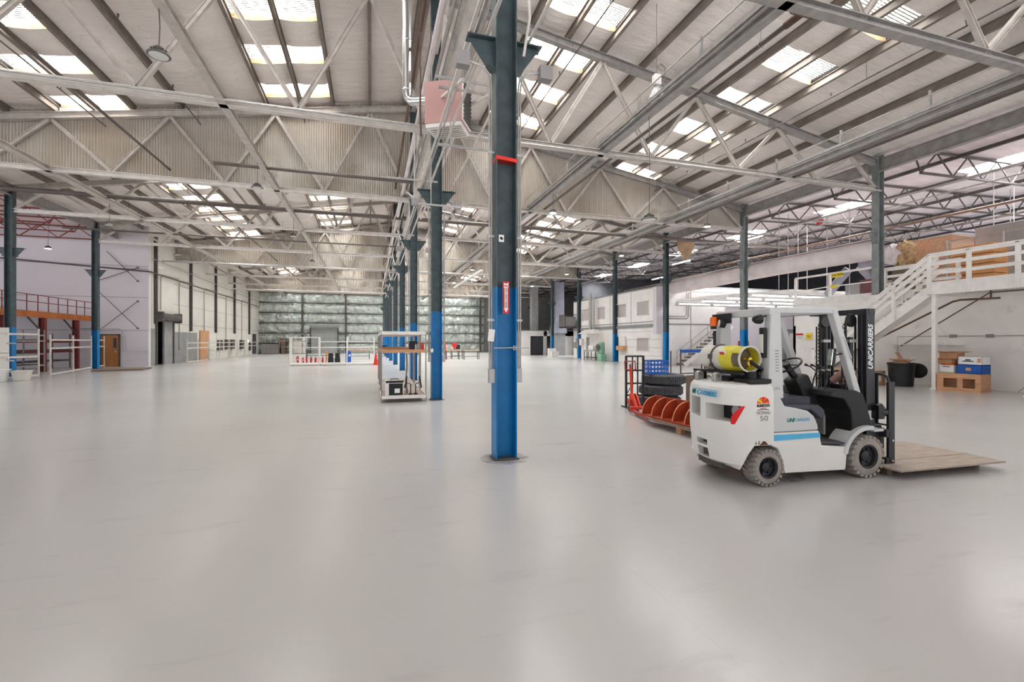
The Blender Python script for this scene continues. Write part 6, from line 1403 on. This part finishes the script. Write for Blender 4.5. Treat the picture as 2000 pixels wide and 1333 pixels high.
# ================================================================ THINGS ON THE CENTRAL COLUMNS
cx0, cy0 = 1.85, Y0
t = thing('fire_extinguisher_sign', (cx0-.01, cy0-.139, 2.09), 0, 'red and white vertical fire extinguisher sign with a down arrow on the nearest column', 'sign')
b = B(); b.span(-.05, .05, 0, .004, 0, .46); b.build('board', MT['sign_red'], t)
b = B(); b.xz([(-.033, .445), (.0, .425), (.033, .445), (.033, .37), (.022, .37), (.022, .075), (.036, .075), (0, .015), (-.036, .075), (-.022, .075), (-.022, .37), (-.033, .37)], -.002, 0); b.build('arrow', MT['sign_white'], t)
text('lettering', 'FIRE', .036, MT['sign_red'], frame((0, -.0025, .393), (1, 0, 0), (0, 0, 1)), t, bold=.0008, sx=.85)
for i, ch in enumerate('EXTINGUISHER'): text('lettering', ch, .029, MT['ink'], frame((0, -.0025, .354-.0232*i), (1, 0, 0), (0, 0, 1)), t, bold=.001)
b = B(); b.box((cx0-.08, cy0-.141, 3.16), (.075, .004, .1)); t = tag(b.build('small_notice', MT['sign_white']), 'small white notice with a black mark high on the nearest column', 'notice')
b = B(); b.box((cx0-.08, cy0-.145, 3.16), (.045, .003, .035), R=Matrix.Rotation(.7, 3, 'Y')); b.build('black_mark', MT['ink'], t, off=t.location)
b = B(); b.box((cx0, cy0, 4.30), (.318, .278, .03)); b.box((cx0, cy0-.142, 4.30), (.31, .005, .05), R=Matrix.Rotation(.09, 3, 'Y')); b.box((cx0+.05, cy0-.146, 4.29), (.2, .004, .035), R=Matrix.Rotation(.16, 3, 'Y')); tag(b.build('red_tape', MT['red_tape']), 'red tape wrapped round the nearest column above head height', 'tape')
b = B(); b.box((1.62, 6.3, 1.78), (.09, .006, .17), R=Matrix.Rotation(.12, 3, 'Y')); tag(b.build('hang_tag', MT['sign_white']), 'white printed tag hanging on the conduits left of the nearest column', 'tag')
b = B(); b.tube([(cx0-.19, cy0-.15, 1.60), (cx0+.33, cy0-.15, 1.605)], .009, 6)
for q in (.1, .13): b.box((cx0+q, cy0-.15, 1.6), (.012, .03, .07))
tag(b.build('threaded_rod', MT['galv']), 'thin threaded rod clamped across the front of the nearest column', 'rod')
b = B(); b.box((1.68, Y0+S-.14, 1.9), (.12, .04, .14)); tag(b.build('switch_box', MT['col_blue']), 'blue-painted switch box on the second column', 'switch box')
b = B(); b.box((1.66, Y0+S-.14, 1.43), (.07, .02, .11)); tag(b.build('wall_socket', MT['sign_white']), 'white socket plate on the blue foot of the second column', 'socket')
b = B(); b.lathe([(.28, 0), (.34, 0), (.36, .004), (0, .006)], (cx0, cy0, 0), n=20); b = B()
for x, y0_, w_ in ((1.05, 13.4, 'second'), (1.0, 20.3, 'third')):
    b = B(); b.bar((x-.8, y0_-.3, 6.2), (x+.75, y0_-.3, 6.2), .045, .045); tag(b.build('strut_channel', MT['galv']), 'short strut channel sticking out left of the %s central column' % w_, 'strut', 'strut channels on the columns')
# white heater and its flue
t = thing('unit_heater', (1.55, 9.75, 6.13), math.radians(-28), 'dusty pink box heater with louvres hung beside the central columns', 'heater')
b = B(); b.span(-.40, .40, -.3, .3, 0.08, .95); b.build('cabinet', MT['heater_pink'], t, bevel=.01)
b = B(); b.span(-.38, .38, -.28, .28, .0, .08)
b.build('bottom_tray', MT['white_paint'], t); b = B()
for k in range(6): b.box((0, -.22+.09*k, -.01), (.7, .05, .008), R=Matrix.Rotation(.5, 3, 'X'))
b.build('louvre', MT['white_paint'], t); b = B(); b.span(.4, .43, -.28, .28, .1, .93); b.build('side_frame', MT['white_paint'], t); b = B()
for k in range(10): b.box((.435, 0, .15+.08*k), (.02, .52, .045), R=Matrix.Rotation(.6, 3, 'Y'))
b.build('louvre', MT['dark_steel'], t)
b = B()
for s in (-1, 1): b.cyl((s*.35, 0, .95), (s*.35, 0, 2.2), .008, 5)
b.build('hanger_rod', MT['conduit'], t)
b = B(); b.tube([(.76, 10.5, 11.8), (.76, 10.5, 7.25), (.78, 10.48, 7.1), (.86, 10.4, 7.0), (1.0, 10.3, 6.98), (1.25, 10.0, 6.9)], .095, 18)
for z in (10.8, 9.6, 8.4, 7.3): b.lathe([(.095, -.02), (.102, -.01), (.102, .01), (.095, .02)], (.76, 10.5, z), n=18)
tag(b.build('flue_duct', MT['chrome']), 'shiny round flue running down from the roof and bending to the pink heater', 'duct')
b = B(); b.tube([(1.0, 9.9, 8.3), (1.0, 10.1, 7.6), (1.0, 9.9, 7.5), (.98, 9.8, 6.5), (1.0, 9.8, 6.0)], .02, 6); tag(b.build('gas_line', MT['brown_pipe']), 'thin brown gas line dropping beside the pink heater', 'pipe')
# sagging white cables in front of the column row
for i, p in enumerate((((1.15, 20, 7.7), (.95, 21, 6.9), (.85, 24, 6.3), (.9, 30, 5.8)), ((1.2, 13.6, 7.75), (1.25, 14.2, 6.6), (1.34, 15.5, 6.13)), ((2.05, 6.1, 9), (2.1, 6.2, 7.4), (2.16, 6.2, 6.3), (2.1, 6.3, 5.8)))):
    b = B(); b.tube(p, .02, 6); tag(b.build('loose_conduit', MT['chord_paint']), ['pale cable sagging far down beside the third central column', 'pale cable sagging beside the second central column', 'pale cable looping down beside the nearest column'][i], 'cable', 'sagging cables by the columns')
# diagonal braces near the nearest column
for i, (x, z) in enumerate(((1.34, 6.07), (1.42, 6.1), (1.58, 6.07), (2.2, 6.07))):
    b = B(); b.bar((x, 5.2, z), (x, 48, z), .035 if i % 2 else .045, .035); tag(b.build('conduit_run', MT['chord_paint'] if i != 1 else MT['galv']), 'pale conduit run lying lengthwise on the column brackets, %s from the left' % ['first', 'second', 'third', 'fourth'][i], 'conduit', 'conduit runs on the brackets')
for i, (y, z) in enumerate(((8.1, 5.15), (8.3, 6.45), (10.9, 4.9))):
    b = B(); b.bar((1.1, y, z), (2.1, y, z), .04, .04); b.bar((1.34, y, min(z, 6.07)), (1.34, y, max(z, 6.07)), .02, .02); tag(b.build('cross_strut', MT['galv']), 'galvanised cross strut between the first two central columns, %s' % ['lowest and near', 'highest', 'farthest'][i], 'strut', 'cross struts near the heater')
# ================================================================ HANGING LAMPS
def ufo(x, y, z, top, lit, label, r=.17):
    t = thing('high_bay_lamp', (x, y, z), 0, label, 'lamp', 'round high-bay lamps')
    b = B(); b.lathe([(0, .16), (.06, .16), (.075, .08), (.12, .06), (r, .035), (r+.015, .01), (r, -.005), (r-.03, 0)], n=24)
    for k in range(10): a = k*math.pi/5; b.box((.1*math.cos(a), .1*math.sin(a), .09), (.06, .008, .05), rz=a)
    b.build('housing', MT['dark_steel'], t)
    b = B(); b.lathe([(0, -.004), (r-.02, -.004), (r-.018, .004)], n=24); b.build('lens', MT['lamp_on'] if lit else MT['lens_off'], t)
    b = B(); b.tube([(0, 0, .16), (.015, 0, .16+(top-z-.16)*.5), (0, 0, top-z)], .01, 5); b.build('cord', MT['dark_pipe'], t)
    if lit:
        l = bpy.data.lights.new('lamp_light', 'SPOT'); l.energy = 260; l.spot_size = 2.4; l.spot_blend = .6; l.shadow_soft_size = .12; l.color = (.95, .97, 1)
        o = bpy.data.objects.new('lamp_light', l); COL.objects.link(o); o.location = (x, y, z-.03)
    return t
LY = [9.8, 17.3, 24.8, 32.4, 39.9]
for i, y in enumerate(LY[:5]): ufo(-3.66, y, 6.84, 7.72, False, 'unlit round high-bay lamp in the inner left file, %s from the camera' % ORD[i])
for i, y in enumerate((24.3, 31.7)): ufo(-10.9, y, 6.75, 7.72, False, 'unlit round high-bay lamp in the outer left file, %s' % ('nearer' if i == 0 else 'farther'))
for i, y in enumerate((17.5, 33.2, 41.0)): ufo(7.1, y, 6.92, 7.72, True, 'lit round high-bay lamp in the inner right file, %s from the camera' % ORD[i], .15)
for i, y in enumerate((17.2, 24.6, 32.7, 40.7)): ufo(14.4, y, 6.83, 7.72, True, 'lit round high-bay lamp in the outer right file, %s from the camera' % ORD[i], .15)
ufo(7.1, 10.7, 4.94, 7.72, False, 'unlit lamp on a long cord hanging before the right corrugated partition', .2); ufo(2.28, 14.8, 6.1, 8.08, False, 'unlit lamp hanging just right of the second central column', .2)
ufo(-17.7, 33, 7.0, 9.05, True, 'lit lamp hanging in the left bay above the red mezzanine')
t = thing('bell_lamp', (7.4, 10.8, 8.25), math.radians(0), 'clear bell-shaped high-bay lamp with a white ballast box hung on the right truss', 'lamp')
b = B(); b.lathe([(.07, .32), (.1, .3), (.16, .2), (.2, .08), (.22, 0), (.215, 0), (.19, .08), (.15, .19), (.09, .29)], n=24); b.build('shade', MT['clear_shade'], t)
b = B(); b.lathe([(0, .32), (.07, .32), (.07, .38), (0, .38)], n=16); b.lathe([(0, .05), (.04, .08), (.045, .2), (.02, .3), (0, .3)], n=12); b.build('bulb', MT['galv'], t)
b = B(); b.box((0, 0, .52), (.2, .17, .28)); b.build('ballast_box', MT['white_paint'], t, bevel=.02)
b = B(); b.tube([(0, 0, .66), (0, 0, .85), (.12, 0, 1.0), (.26, 0, .92), (.28, 0, .5)], .012, 6); b.build('cord', MT['dark_pipe'], t)
b = B(); b.cyl((0, 0, .66), (0, 0, 2.6), .008, 5); b.build('hanger_rod', MT['dark_pipe'], t)
t = thing('strip_light', (8.0, 40, 7.0), math.pi/2, 'unlit white strip light running lengthwise in the right aisle', 'light'); b = B(); b.span(-6, 6, -.1, .1, 0, .12); b.build('housing', MT['white_paint'], t, bevel=.01); b = B(); b.span(-5.9, 5.9, -.06, .06, -.03, 0); b.build('diffuser', MT['lens_off'], t)
for x in (-5, 0, 5): b = B(); b.cyl((x, 0, .1), (x, 0, roofz(8.0)-7.0), .008, 5); b.build('hanger_rod', MT['conduit'], t)
